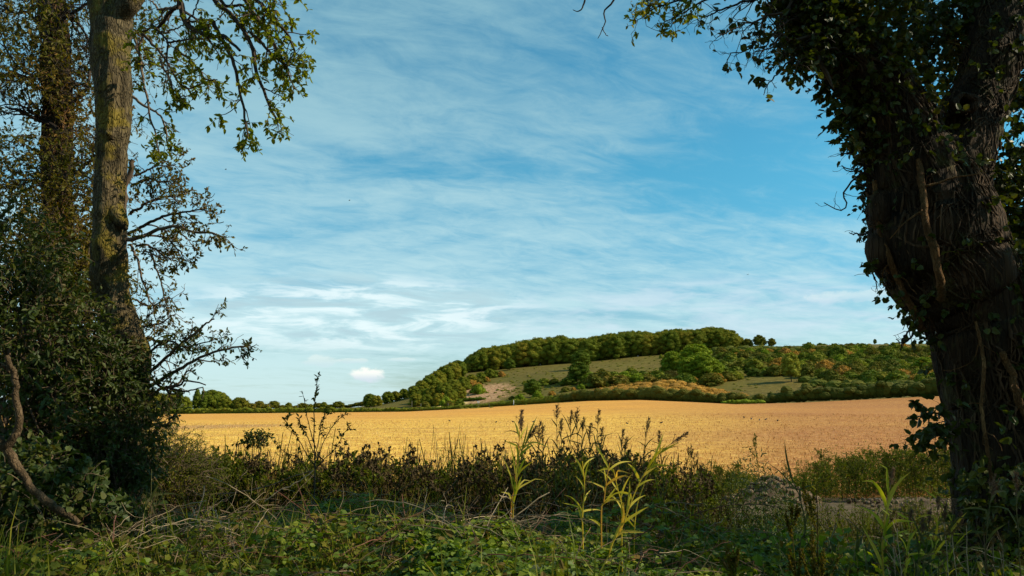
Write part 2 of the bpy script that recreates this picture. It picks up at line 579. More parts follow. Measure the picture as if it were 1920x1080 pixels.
M['grass'] = leaf_mat('wild_grass', [(.05, .075, .008), (.10, .125, .010), (.18, .17, .018), (.26, .19, .04)], .35, .15, .6)
M['reed_dark'] = leaf_mat('dark_reed_leaf', [(.05, .06, .02), (.08, .085, .03), (.13, .11, .04)], .3, .2)
M['plume'] = leaf_mat('reed_plume', [(.09, .055, .04), (.15, .10, .07), (.24, .17, .11)], .3, .1, .9, (1.2, 1, .8))
M['straw'] = leaf_mat('straw_stubble', [(.24, .12, .045), (.50, .28, .09), (.74, .46, .16), (.92, .68, .32)], .2, .2, .6, (1.1, 1, .8))
M['earth'] = plain_mat('chalky_earth', [(.035, .023, .013), (.095, .06, .035), (.22, .15, .095)], .95, 14)
M['crow'] = plain_mat('black_feathers', [(.008, .008, .01), (.02, .02, .024)], .5, 9)
M['post_white'] = plain_mat('white_paint', [(.6, .6, .58), (.8, .8, .78)], .5, 9)
M['post_wood'] = plain_mat('grey_wood', [(.12, .10, .08), (.25, .21, .17)], .9, 9)
FAR = dict(trans=.18, gloss=.1, rough=.8, varobj=.35, tcol=(1.3, 1.4, .6))
M['far_green'] = leaf_mat('beech_foliage', [(.07, .095, .009), (.11, .135, .011), (.16, .165, .013), (.22, .16, .016)], **FAR)
M['far_wood'] = leaf_mat('autumn_wood_foliage', [(.08, .11, .010), (.135, .15, .012), (.19, .17, .014), (.28, .165, .018)], **FAR)
M['far_bright'] = leaf_mat('bright_foliage', [(.11, .155, .010), (.165, .21, .012), (.24, .27, .018)], **FAR)
M['far_yellow'] = leaf_mat('yellowing_foliage', [(.16, .18, .018), (.23, .23, .022), (.30, .26, .03)], **FAR)
M['far_dark'] = leaf_mat('dark_foliage', [(.05, .078, .008), (.085, .115, .010), (.12, .145, .012)], **FAR)
M['far_rust'] = leaf_mat('rusty_scrub', [(.18, .10, .02), (.30, .15, .026), (.42, .22, .035), (.22, .16, .03)], **FAR)
M['far_darkhedge'] = leaf_mat('dark_hedge_foliage', [(.035, .045, .006), (.065, .07, .008), (.11, .095, .012), (.18, .11, .02)], **FAR)
M['far_scrub'] = leaf_mat('mixed_scrub_foliage', [(.05, .07, .008), (.09, .10, .010), (.14, .115, .013), (.20, .11, .022)], **FAR)
M['far_hedge'] = leaf_mat('hedge_foliage', [(.065, .08, .008), (.11, .115, .010), (.17, .145, .014), (.25, .15, .022)], **FAR)

# the stubble turns browner to the east, like the soil under it
_t = NT(M['straw'].node_tree)
_rp = [n for n in _t.n if n.type == 'VALTORGB'][0]
_x, _y, _z = _t.xyz(_t.new('ShaderNodeNewGeometry').outputs['Position'])
_c = _t.mix(_t.step(_t.math('DIVIDE', _x, _y), .05, .38), _rp.outputs[0], _t.mix(1.0, _rp.outputs[0], (.82, .60, .62), 'MULTIPLY'))
_t.put([n for n in _t.n if n.type == 'BSDF_PRINCIPLED'][0].inputs['Base Color'], _c)

# ------------------------------------------------------------------ terrain
# far edge of the stubble field: (px, py, distance)
EDGE = [(-300, 778, 262), (300, 777, 260), (760, 772, 256), (860, 767, 244), (1000, 758, 224), (1100, 752, 208), (1200, 750, 198), (1300, 754, 192), (1380, 758, 190), (1500, 755, 187), (1755, 743, 178), (1950, 736, 172)]
EP = np.array([at(*e) for e in EDGE])
CREST = [(-300, 770), (500, 768), (680, 764), (760, 752), (800, 730), (830, 712), (870, 697), (950, 690), (1050, 681), (1150, 672), (1235, 664), (1300, 657), (1400, 652), (1480, 649), (1600, 646), (1750, 645), (1950, 642)]
YC = 430.0
CP = np.array([at(px, py, YC) for px, py in CREST])


def edge_yz(x):
    return np.interp(x, EP[:, 0], EP[:, 1]), np.interp(x, EP[:, 0], EP[:, 2])


def crest_z(x):
    return np.interp(x, CP[:, 0], CP[:, 2])


def near_prof(y):
    return np.interp(y, [-60, 6.8, 8.6, 11.0, 12.4, 13.4, 16, 22], [0, 0, -.45, -.55, 0.02, 0.22, 0.12, 0.0])


def tz(x, y):
    x = np.asarray(x, float); y = np.asarray(y, float)
    ye, ze = edge_yz(x)
    t = np.clip((y - 16) / (ye - 16), 0, 1)
    zf = near_prof(y) + ze * t ** 1.4
    s = np.clip((y - ye) / (YC - ye), 0, 1)
    s = np.where(s < .06, 0, (s - .06) / .94)
    zc_ = crest_z(x)
    zh = ze + (zc_ - ze) * (0.55 * s + 0.45 * (3 * s ** 2 - 2 * s ** 3))
    zh = zh + 1.4 * fbm(np.stack([x / 34, y / 34, x * 0], -1), 3, 5) * np.sin(np.pi * np.clip(s, 0, 1)) * np.clip(zc_ / 20, 0, 1)
    q = np.clip((y - 540) / 500, 0, 1)
    zh = np.where(y > YC, zc_ * (1 - q * q * (3 - 2 * q)) + np.clip(y - YC, 0, 110) * .012 * np.clip(zc_ / 20, 0, 1), zh)
    z = np.where(y < ye, zf, zh)
    nearb = np.clip((20 - y) / 10, 0, 1)
    z = z + nearb * 0.09 * fbm(np.stack([x * .9, y * .9, x * 0], -1), 4, 8)
    z = z + 0.10 * fbm(np.stack([x / 22, y / 22, x * 0], -1), 2, 9) * np.clip((y - 22) / 40, 0, 1) * (y < ye - 6)
    return z


def tzs(x, y):
    return float(tz(np.array([x]), np.array([y]))[0])


def hit(px, py, y0=14.0, y1=600.0):
    """where the view ray through this pixel meets the terrain"""
    ys = np.concatenate([np.arange(y0, 60, .25), np.arange(max(60, y0), y1, 1.0)])
    p = at(px, py, 1.0)
    d = p - np.array([0, 0, CAMZ])
    P_ = np.array([0, 0, CAMZ]) + ys[:, None] * d
    zt = tz(P_[:, 0], P_[:, 1])
    k = np.nonzero(zt >= P_[:, 2])[0]
    i = k[0] if len(k) else len(ys) - 1
    return np.array([P_[i, 0], ys[i], zt[i]])


def ground_at(px, Yd):
    z = 0.0
    for _ in range(4):
        p = atz(px, Yd, z)
        z = tzs(p[0], Yd)
    return np.array([p[0], Yd, z])


xs = np.unique(np.concatenate([np.linspace(-9000, -600, 18), np.linspace(-600, -200, 24), np.linspace(-200, 330, 150), np.linspace(-24, 24, 97), np.linspace(330, 700, 20), np.linspace(700, 9000, 18)]))


def grid_obj(name, rows, mat, x_=None):
    """rows: list of functions x -> y (shared between neighbours so that the sheets meet edge to edge)"""
    x_ = xs if x_ is None else x_
    Yg = np.stack([r(x_) for r in rows])
    Xg = np.broadcast_to(x_, Yg.shape)
    Zg = tz(Xg, Yg)
    n, m_ = Yg.shape
    i, j = np.meshgrid(np.arange(n - 1), np.arange(m_ - 1), indexing='ij')
    a_ = i * m_ + j
    F = np.stack([a_, a_ + 1, a_ + m_ + 1, a_ + m_], -1).reshape(-1, 4)
    g = Geo().add(np.stack([Xg, Yg, Zg], -1).reshape(-1, 3), F)
    return tag(build(g, name, mat, smooth=True), kind='structure')


def const(v):
    return lambda x: np.full_like(x, v)


def lerp_row(a, b, t):
    return lambda x: a(x) * (1 - t) + b(x) * t


yE = lambda x: edge_yz(x)[0]
yV = lambda x: edge_yz(x)[0] + 5.0
fld0 = const(15.4)

# ground material: brown leaf litter and soil near the camera
def ground_mat(name, stops, scales=(0.7, 6, 40), bump=.5, dist=.05):
    m, t, out = mat_new(name)
    g_ = t.new('ShaderNodeNewGeometry')
    P = g_.outputs['Position']
    f = t.math('ADD', t.math('MULTIPLY', t.noise(P, scales[0], 4), .35), t.math('ADD', t.math('MULTIPLY', t.noise(P, scales[1], 5, .65), .4), t.math('MULTIPLY', t.noise(P, scales[2], 3, .6), .25)))
    c = t.ramp(f, stops)
    p = t.new('ShaderNodeBsdfPrincipled', ins={'Roughness': .95, 'Specular IOR Level': .1})
    t.put(p.inputs['Base Color'], c)
    b = t.new('ShaderNodeBump', ins={'Strength': bump, 'Distance': dist})
    t.put(b.inputs['Height'], f)
    t.put(p.inputs['Normal'], b.outputs[0])
    t.t.links.new(p.outputs[0], out.inputs[0])
    return m


M['soil'] = ground_mat('soil', [(.35, (.035, .025, .016)), (.5, (.08, .058, .036)), (.62, (.14, .10, .06))])
M['verge'] = ground_mat('verge_grass', [(.35, (.05, .06, .016)), (.5, (.10, .10, .03)), (.65, (.20, .17, .06))], (.05, .8, 6))

# stubble field
m, t, out = mat_new('stubble_field')
g_ = t.new('ShaderNodeNewGeometry')
P = g_.outputs['Position']
x, y, z = t.xyz(P)
rowv = t.comb(t.math('ADD', t.math('MULTIPLY', x, .10), t.math('MULTIPLY', y, .02)), t.math('SUBTRACT', t.math('MULTIPLY', y, .7), t.math('MULTIPLY', x, .12)), 0.0)
big = t.noise(t.comb(t.math('MULTIPLY', x, .012), t.math('MULTIPLY', y, .03), 0.0), 1.0, 5, .6)
streak = t.noise(rowv, .55, 5, .6)
mid = t.noise(P, .9, 5, .65)
fine = t.math('ADD', t.math('MULTIPLY', t.noise(P, 8.0, 4, .8), .48), t.math('MULTIPLY', t.noise(t.comb(t.math('MULTIPLY', x, .6), y, 0.0), 2.3, 4, .75), .52))
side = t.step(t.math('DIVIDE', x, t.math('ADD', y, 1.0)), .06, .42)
far_ = t.step(y, 60.0, 150.0)
gold = t.ramp(fine, [(.38, (.24, .105, .018)), (.46, (.55, .285, .042)), (.53, (.78, .46, .075)), (.61, (.98, .74, .20))])
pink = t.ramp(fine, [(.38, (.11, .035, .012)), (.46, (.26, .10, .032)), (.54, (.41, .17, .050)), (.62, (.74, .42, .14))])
warm = t.ramp(fine, [(.34, (.40, .15, .025)), (.5, (.60, .25, .045)), (.66, (.80, .38, .085))])
c = t.mix(t.math('MULTIPLY', far_, .7), gold, warm)
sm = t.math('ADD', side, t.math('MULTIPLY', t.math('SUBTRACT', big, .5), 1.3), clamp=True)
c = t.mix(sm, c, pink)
c = t.mix(t.math('MULTIPLY', t.step(streak, .42, .66), .42), c, (.33, .15, .045))
lines = t.noise(t.comb(t.math('MULTIPLY', x, .03), t.math('SUBTRACT', y, t.math('MULTIPLY', x, .13)), 7.0), 1.1, 3, .6)
c = t.mix(t.math('MULTIPLY', t.step(lines, .54, .64), .35), c, (.40, .20, .07))
c = t.mix(t.math('MULTIPLY', t.step(mid, .5, .72), .35), c, (.30, .15, .055))
# a brownish bare patch on the left
pb = t.math('ADD', t.math('POWER', t.math('DIVIDE', t.math('ADD', x, 28.0), 9.0), 2.0), t.math('POWER', t.math('DIVIDE', t.math('SUBTRACT', y, 74.0), 12.0), 2.0))
pm = t.math('SUBTRACT', 1.0, t.step(t.math('ADD', pb, t.math('MULTIPLY', t.math('SUBTRACT', mid, .5), 3.0)), .2, 1.2))
c = t.mix(t.math('MULTIPLY', pm, .55), c, (.28, .14, .09))
p = t.new('ShaderNodeBsdfPrincipled', ins={'Roughness': .95, 'Specular IOR Level': .1})
t.put(p.inputs['Base Color'], c)
b = t.new('ShaderNodeBump', ins={'Strength': .55, 'Distance': .08})
t.put(b.inputs['Height'], t.math('ADD', fine, t.math('MULTIPLY', streak, .5)))
t.put(p.inputs['Normal'], b.outputs[0])
t.t.links.new(p.outputs[0], out.inputs[0])
M['field'] = m

# hill side: olive grass, bare tan earth low on the left, a pale field on the crest
m, t, out = mat_new('hill_grass')
g_ = t.new('ShaderNodeNewGeometry')
P = g_.outputs['Position']
x, y, z = t.xyz(P)
nb = t.noise(P, .05, 5, .6)
nm = t.noise(P, .35, 6, .7)
nf = t.noise(P, 1.6, 4, .7)
f = t.math('ADD', t.math('MULTIPLY', nm, .55), t.math('MULTIPLY', nf, .45))
c = t.ramp(f, [(.34, (.055, .042, .008)), (.5, (.115, .085, .016)), (.64, (.20, .145, .036))])
c = t.mix(t.math('MULTIPLY', t.step(nb, .45, .62), .45), c, (.105, .095, .014))
BP = hit(905, 738, 230)
bx, by = float(BP[0]), float(BP[1])
pb = t.math('ADD', t.math('POWER', t.math('DIVIDE', t.math('SUBTRACT', x, bx), 11.0), 2.0), t.math('POWER', t.math('DIVIDE', t.math('SUBTRACT', y, by), 30.0), 2.0))
pm = t.math('SUBTRACT', 1.0, t.step(t.math('ADD', pb, t.math('MULTIPLY', t.math('SUBTRACT', nm, .5), 4.0)), .4, 1.5))
c = t.mix(pm, c, t.ramp(nf, [(.38, (.15, .085, .035)), (.5, (.38, .20, .10)), (.62, (.62, .38, .22))]))
PB2 = hit(1050, 738, 215)
# pale crest
pm2 = t.math('MULTIPLY', t.step(y, YC - 6, YC + 6), t.step(x, 60.0, 120.0))
c = t.mix(t.math('MULTIPLY', pm2, .85), c, (.30, .27, .10))
# golden strip of stubble below the wood on the left
PS = hit(830, 761, 246)
ps = t.math('ADD', t.math('POWER', t.math('DIVIDE', t.math('SUBTRACT', x, float(PS[0])), 9.0), 2.0), t.math('POWER', t.math('DIVIDE', t.math('SUBTRACT', y, float(PS[1])), 9.0), 2.0))
c = t.mix(t.math('SUBTRACT', 1.0, t.step(ps, .8, 1.2)), c, (.62, .43, .18))
p = t.new('ShaderNodeBsdfPrincipled', ins={'Roughness': .95, 'Specular IOR Level': .1})
t.put(p.inputs['Base Color'], c)
b = t.new('ShaderNodeBump', ins={'Strength': .7, 'Distance': .6})
t.put(b.inputs['Height'], f)
t.put(p.inputs['Normal'], b.outputs[0])
t.t.links.new(p.outputs[0], out.inputs[0])
M['hill'] = m

xn = np.unique(np.concatenate([xs, np.linspace(-22, 22, 221)]))
grid_obj('ground', [const(v) for v in (-9000, -2000, -500, -100, -30, -10, -4, 0, 2, 3)] + [const(v) for v in np.arange(3.3, 15.3, .2)] + [fld0], M['soil'], xn)
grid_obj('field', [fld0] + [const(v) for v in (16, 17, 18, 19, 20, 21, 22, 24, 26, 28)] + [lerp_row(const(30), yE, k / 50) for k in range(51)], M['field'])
grid_obj('verge', [lerp_row(yE, yV, k / 2) for k in range(3)], M['verge'])
grid_obj('hill', [lerp_row(yV, const(YC), k / 70) for k in range(71)] + [const(v) for v in (440, 455, 475, 500, 540, 590, 650, 720, 800, 900, 1040, 1500, 3000, 9000)], M['hill'])

# ------------------------------------------------------------------ far trees, scrub and hedges
ICO = None


def ico():
    global ICO
    if ICO is None:
        n, k = 7, 10
        V, F = [], []
        for i in range(n):
            th = math.pi * (i + .02) / (n - 1 + .04)
            for j in range(k):
                a = 2 * math.pi * (j + .5 * (i % 2)) / k
                V.append((math.sin(th) * math.cos(a), math.sin(th) * math.sin(a), math.cos(th)))
        for i in range(n - 1):
            for j in range(k):
                F.append((i * k + j, (i + 1) * k + j, (i + 1) * k + (j + 1) % k, i * k + (j + 1) % k))
        ICO = np.array(V), np.array(F)
    return ICO


def lumps(g, C, Rr, nper, size, core=.84, up=.25, rough=.34):
    """leaf-sized faces over many lumpy lobes, with a solid heart behind them"""
    V0, F0 = ico()
    C = np.asarray(C, float); Rr = np.asarray(Rr, float)
    if Rr.ndim == 1:
        Rr = np.repeat(Rr[:, None], 3, 1)
    for c, r in zip(C, Rr):
        V = V0 * r * core
        V = V * (1 + .18 * fbm(V0 * 1.7 + c, 2, 2))[:, None] + c
        g.add(V, F0, .25 + .5 * rng.random())
    M_ = len(C) * nper
    own = np.repeat(np.arange(len(C)), nper)
    v = unit(rng.normal(size=(M_, 3)) + np.array([0, 0, up]))
    rad = 1 + .26 * fbm(v * 2.4 + C[own], 2, 7) + rng.normal(0, .10, M_)
    P_ = C[own] + v * Rr[own] * rad[:, None]
    nn = unit(v / Rr[own]) + rng.normal(0, rough, (M_, 3))
    d = rng.normal(size=(M_, 3))
    hue = np.repeat(rng.uniform(.1, .9, len(C)), nper)
    leaves(g, P_, d, nn, size * rng.uniform(.6, 1.4, M_), 'diamond', rnd=np.clip(.55 * hue + .45 * rng.random(M_), 0, 1))


def crown_geo(Wd, H, z0, n, size, nper=110, shape='round', seed=0):
    """lobes packed in a crown envelope: Wd wide, from z0 to z0+H"""
    g = Geo()
    r = np.random.default_rng(seed + 100)
    C, Rr = [], []
    for i in range(n):
        t = (i + .5) / n
        zz_ = t ** .8
        if shape == 'round':
            env = math.sqrt(max(0.02, 1 - (2 * zz_ - .85) ** 2 / 1.45))
        elif shape == 'poplar':
            env = min(1, 1.6 * (1 - zz_) + .25) * min(1, .55 + zz_)
        else:
            env = math.sqrt(max(.02, 1 - zz_ ** 2))
        a = i * 2.39996 + r.uniform(-.5, .5)
        lr = (.33 * (22 / max(22, n)) ** .33 if shape != 'poplar' else .42) * Wd / 2 * r.uniform(.75, 1.25) * (1.1 if t < .8 else .85)
        rad = max(0, env * Wd / 2 - lr * .75) * r.uniform(.72, 1.0)
        C.append((math.cos(a) * rad, math.sin(a) * rad, z0 + lr * .6 + zz_ * (H - lr * 1.5)))
        Rr.append((lr, lr, lr * r.uniform(.55, .85) * (1.3 if shape == 'poplar' else 1)))
    C.append((0, 0, z0 + H * .45)); Rr.append((Wd * .3, Wd * .3, H * .42))
    lumps(g, C, Rr, nper, size)
    return g


def trunk_geo(h, r, seed=0, forks=4, spread=.5):
    g = Geo()
    rr = np.random.default_rng(seed + 7)
    P_ = path([(0, 0, -.4), (rr.normal(0, .1), rr.normal(0, .1), h * .35), (rr.normal(0, .2), rr.normal(0, .2), h)], 8)
    tubes(g, P_, np.linspace(r, r * .4, 8), 8)
    C_, R_ = children(P_, np.linspace(r, r * .4, 8), forks, h * .5, (.5, .9), 5, .35, .95, .15, up=.4, rmin=.03)
    tubes(g, C_, R_, 5)
    return g


def proto_tree(name, mat, Wd, H, z0, n, size, shape='round', nper=110, seed=0, cat='tree'):
    root = thing(name, 'x', cat)
    build(trunk_geo(z0 + H * .6, max(.12, H * .022), seed), 'trunk', M['twig'], root, smooth=True)
    build(crown_geo(Wd, H, z0, n, size, nper, shape, seed), 'crown', M[mat], root)
    root['_used'] = 0
    return root


def proto_bush(name, mat, Wd, H, n, size, nper=90, seed=0, cat='bush'):
    o = build(crown_geo(Wd, H, -.2 * H, n, size, nper, 'bush', seed), name, M[mat])
    tag(o, 'x', cat)
    o['_used'] = 0
    return o


def place(o, loc, rz, sc, label, group=None, name=None):
    if not o['_used']:
        o['_used'] = 1
        o.location = [float(v) for v in loc]
        o.rotation_euler = (0, 0, rz)
        o.scale = (sc, sc, sc) if np.isscalar(sc) else [float(v) for v in sc]
        return tag(o, label, None, group)
    c = dup(o, loc, rz, sc, label, group)
    return c


rr = np.random.default_rng(5)
woodA = [proto_tree('woodland_tree', 'far_wood', 12.5, 12, -.6, 44, .36, seed=s, nper=230) for s in (1, 2, 3)]
woodB = [proto_tree('woodland_tree', 'far_green', 12.0, 12, -.6, 44, .36, seed=s, nper=230) for s in (4, 5)]
brightT = proto_tree('green_tree', 'far_bright', 9, 10, .5, 24, .5, seed=8, nper=170)
yellowT = proto_tree('yellowing_tree', 'far_yellow', 8, 10, 1.6, 22, .45, seed=9, nper=170)
darkT = proto_tree('dark_tree', 'far_dark', 8, 9, .3, 20, .45, seed=10, nper=150)
poplarT = proto_tree('poplar', 'far_dark', 5.5, 12, .5, 20, .45, 'poplar', seed=11, nper=150)
hedgeT = proto_tree('hedgerow_tree', 'far_hedge', 7, 7, .4, 16, .42, seed=12, nper=140)
bushes = {
    'olive': [proto_bush('scrub_bush', 'far_scrub', 5, 3.6, 12, .34, seed=s) for s in (21, 22)],
    'green': [proto_bush('scrub_bush', 'far_green', 5, 3.8, 12, .34, seed=s) for s in (23, 24)],
    'rust': [proto_bush('scrub_bush', 'far_rust', 4.4, 3.0, 11, .30, seed=s) for s in (25, 26)],
    'dark': [proto_bush('scrub_bush', 'far_dark', 4.6, 3.4, 12, .32, seed=27)],
    'bright': [proto_bush('scrub_bush', 'far_bright', 4.6, 3.4, 12, .32, seed=28)],
    'yellow': [proto_bush('scrub_bush', 'far_yellow', 4.0, 3.0, 12, .30, seed=29)],
}


def pick(lst):
    return lst[rr.integers(len(lst))]


def m2px(y):
    return FPX / y


# hilltop wood: (px, treetop py) along its skyline, its foot along FOOT
TOP = [(872, 683), (885, 664), (905, 650), (940, 645), (985, 636), (1010, 631), (1050, 628), (1085, 632), (1110, 629), (1150, 622), (1190, 616), (1230, 622), (1265, 613), (1310, 615), (1345, 611), (1370, 617), (1388, 634)]
FOOT = [(870, 697), (900, 692), (950, 689), (1050, 681), (1150, 672), (1235, 662), (1300, 655), (1388, 652)]
tpx, tpy = np.array(TOP).T
fpx, fpy = np.array(FOOT).T
gw = 'trees of the wood on the hilltop'
for row in range(3):
    px = 873 + row * 5
    while px < 1388:
        Yd = 414 + row * 12 + rr.uniform(-3, 3)
        g0 = ground_at(px, Yd)
        top = at(px, np.interp(px, tpx, tpy) + (5 if row == 0 else 1.5 if row == 1 else 0) + rr.uniform(-1.2, 3), Yd)[2]
        h = max(5.5, top - g0[2])
        o = pick(woodA if rr.random() < .68 else woodB)
        lab = {0: 'broad-crowned woodland tree in the front row of the hilltop wood', 1: 'woodland tree in the middle of the hilltop wood', 2: 'woodland tree along the skyline of the hilltop wood'}[row]
        place(o, g0, rr.uniform(0, 6.28), (h / 11.4 * rr.uniform(.95, 1.15), h / 11.4 * rr.uniform(.95, 1.15), h / 11.4), lab, gw)
        px += rr.uniform(13, 19) * min(1.3, h / 11)
# trees running down the left shoulder of the hill
for (px, base, top, Yd, k) in [(693, 765, 737, 330, 1), (706, 766, 741, 320, 0), (727, 766, 733, 335, 1), (741, 764, 738, 340, 0), (757, 763, 730, 345, 1), (775, 760, 722, 330, 1), (790, 758, 712, 335, 0), (806, 757, 701, 340, 1),
                               (820, 752, 694, 350, 0), (835, 735, 684, 365, 1), (848, 732, 678, 372, 0), (859, 727, 674, 380, 1), (790, 760, 728, 300, 1), (812, 758, 722, 300, 0), (832, 755, 716, 300, 1), (850, 750, 710, 310, 0),
                               (868, 742, 705, 320, 1), (884, 736, 701, 335, 0), (902, 728, 697, 345, 1), (780, 762, 737, 290, 0), (845, 756, 728, 285, 1), (862, 752, 722, 295, 0), (918, 722, 692, 360, 1), (800, 762, 740, 285, 1), (822, 762, 738, 282, 0)]:
    g0 = ground_at(px, Yd)
    h = max(4.5, at(px, top, Yd)[2] - g0[2])
    o = pick(woodB if k else woodA)
    place(o, g0, rr.uniform(0, 6.28), (h / 11.4 * 1.05, h / 11.4 * 1.05, h / 11.4), 'tree on the wooded left shoulder of the hill', 'trees on the left shoulder of the hill')
# single trees one can point to
for (o, px, top, Yd, ws, lab) in [
        (darkT, 1089, 655, -692, 1.25, 'upper dark green tree standing on the open grassy slope against the wood'),
        (darkT, 1086, 676, -718, 1.25, 'lower dark round tree on the open slope casting a long shadow to its left'),
        (darkT, 956, 671, -694, 1.2, 'small round dark tree at the foot of the wood, above the open slope'),
        (darkT, 998, 709, -745, 1.2, 'dark bushy tree low on the slope beside the bare earth'),
        (brightT, 1262, 657, -705, 1.25, 'yellow-green tree at the left end of the bright clump on the slope'),
        (brightT, 1308, 643, -708, 1.35, 'tallest bright green tree of the clump in the middle of the slope'),
        (brightT, 1322, 662, -714, 1.25, 'broad bright green tree in front of the tallest one on the slope'),
        (brightT, 1292, 668, -714, 1.2, 'bright green tree left of the broad one in the clump on the slope'),
        (brightT, 1340, 672, -712, 1.2, 'bright green tree at the right end of the clump on the slope'),
        (yellowT, 1484, 660, -716, 1.0, 'yellowing tree with a pale trunk above the green strip on the right slope'),
        (hedgeT, 1425, 627, 415, 1.15, 'dark rounded tree beyond the right end of the hilltop wood'),
        (hedgeT, 1447, 633, 415, 1.05, 'smaller rounded tree rightmost before the bare skyline gap'),
        (hedgeT, 1402, 634, 415, 1.2, 'low tree joining the end of the hilltop wood'),
        (darkT, 1641, 638, 425, .75, 'dark conifer-like bush standing on the pale crest field'),
        (brightT, 1735, 668, -704, 1.2, 'bright green tree on the scrub slope beside the ivy-clad trunk')]:
    if Yd < 0:
        Yd = float(hit(px, -Yd, 215)[1])
    g0 = ground_at(px, Yd)
    h = max(3.0, at(px, top, Yd)[2] - g0[2])
    H0 = {'dark_tree': 9.3, 'green_tree': 10.5, 'yellowing_tree': 11.6, 'hedgerow_tree': 7.4}[o.name.split('.')[0]]
    place(o, g0, rr.uniform(0, 6.28), (h / H0 * ws, h / H0 * ws, h / H0), lab)
# dense scrub over the right slope
nS = 0
cand = []
for k in range(4000):
    px = rr.uniform(1345, 1790); Yd = rr.uniform(212, 424)
    g0 = ground_at(px, Yd)
    q = FPX * 1.0 / Yd
    py = 766 - (g0[2] - CAMZ) * q
    if py > (724 if px > 1512 else 707) or py < (662 if px < 1480 else 660):
        continue
    if 1462 < px < 1506 and Yd < 264:
        continue
    if all((g0[0] - c_[0]) ** 2 + ((g0[1] - c_[1]) * .55) ** 2 > 3.2 ** 2 for c_ in cand):
        cand.append(g0)
    if len(cand) >= 215:
        break
hn = fbm(np.array([[c_[0] / 26, c_[1] / 40, 0] for c_ in cand]), 2, 31)
WORD = {'olive': 'olive-green', 'green': 'mid-green', 'rust': 'rust-brown', 'dark': 'dark green', 'bright': 'bright green', 'yellow': 'yellow-green'}
g_far = lambda c: c[1] > 360
for c_, h_ in zip(cand, hn):
    v = h_ * .8 + rr.uniform(-.6, .6)
    kd = 'rust' if v > .42 else 'dark' if v < -.5 else 'yellow' if .34 < v <= .42 else 'green' if v < -.15 else 'bright' if -.15 <= v < -.08 else 'olive'
    s_ = rr.uniform(.95, 1.65) * (.75 if g_far(c_) else 1)
    place(pick(bushes[kd]), c_, rr.uniform(0, 6.28), (s_ * 1.1, s_ * 1.1, s_ * rr.uniform(.8, 1.15)), WORD[kd] + ' bush in the dense scrub on the right slope', WORD[kd] + ' bushes of the scrub on the right slope')
# bushes at the foot of the open slope and round the bright clump
for (px, base, top, kd, wd) in [(1110, 722, 690, 'bright', 1.3), (1130, 724, 686, 'olive', 1.5), (1150, 722, 690, 'green', 1.3), (1172, 718, 688, 'bright', 1.1), (1190, 716, 690, 'green', 1.2), (1205, 717, 687, 'dark', 1.1), (1222, 716, 690, 'olive', 1.2),
                            (1240, 712, 684, 'yellow', 1.0), (1256, 714, 682, 'rust', 1.0), (1274, 716, 690, 'rust', 1.0), (1345, 716, 690, 'rust', 1.2), (1362, 714, 690, 'olive', 1.2), (1300, 718, 698, 'rust', 1.0), (1320, 719, 700, 'olive', 1.0), (1380, 712, 688, 'yellow', 1.2),
                            (975, 752, 733, 'bright', 1.0), (1008, 748, 727, 'bright', .9), (940, 706, 690, 'rust', 1.0), (925, 708, 690, 'green', 1.2), (916, 703, 688, 'bright', 1.1), (1020, 722, 706, 'green', 1.5), (1040, 720, 706, 'olive', 1.3), (985, 722, 712, 'green', 1.2),
                            (1060, 735, 722, 'olive', 1.2), (1075, 733, 722, 'rust', 1.0), (1090, 730, 716, 'bright', 1.1), (960, 750, 740, 'olive', 1.2), (1035, 742, 728, 'rust', 1.1), (1118, 726, 698, 'olive', 1.5), (1142, 722, 684, 'yellow', 1.2), (1164, 724, 696, 'olive', 1.5), (1198, 722, 692, 'bright', 1.4), (1214, 722, 694, 'olive', 1.5), (1232, 720, 688, 'green', 1.3), (1250, 722, 696, 'olive', 1.3), (1284, 722, 690, 'dark', 1.3), (1334, 722, 692, 'olive', 1.4), (1100, 722, 706, 'green', 1.8), (1184, 700, 686, 'green', 1.3), (1128, 700, 688, 'olive', 1.3), (1066, 722, 700, 'dark', 1.3), (1240, 672, 660, 'yellow', .8), (895, 722, 703, 'olive', 1.3), (880, 728, 708, 'rust', 1.2), (910, 716, 700, 'rust', 1.1)]:
    g0 = hit(px, base, 205)
    h = at(px, top, g0[1])[2] - g0[2]
    s_ = max(.3, h / 3.5)
    place(pick(bushes[kd]), g0, rr.uniform(0, 6.28), (s_ * wd, s_ * wd, s_), WORD[kd] + ' bush at the foot of the open slope', WORD[kd] + ' bushes at the foot of the open slope')
# copse of scrub hiding the lower wood on the left shoulder
for k in range(34):
    px = rr.uniform(775, 900); Yd = rr.uniform(264, 345)
    if px > 862 and Yd < 300:
        continue
    g0 = ground_at(px, Yd)
    kd = ['green', 'olive', 'rust', 'dark', 'green', 'bright'][rr.integers(6)]
    s_ = rr.uniform(.8, 1.4)
    place(pick(bushes[kd]), g0, rr.uniform(0, 6.28), s_, WORD[kd] + ' bush among the trees of the left shoulder', WORD[kd] + ' bushes of the left shoulder')
# low scrub filling between the bushes of the right slope
g = Geo()
C = []
while len(C) < 900:
    px = rr.uniform(1340, 1800); Yd = rr.uniform(214, 420)
    g0 = ground_at(px, Yd)
    py = 766 - (g0[2] - CAMZ) * FPX / Yd
    if 655 < py < (706 if px < 1506 else 728):
        C.append(g0)
C = np.array(C)
s_ = rr.uniform(1.0, 2.2, len(C))
lumps(g, C + np.array([0, 0, .5]), np.stack([s_ * 1.3, s_ * 1.3, s_ * .8], -1), 44, .32, core=.85)
tag(build(g, 'low_scrub', M['far_scrub']), 'low mixed scrub growing between the bushes of the right slope', 'scrub', kind='stuff')
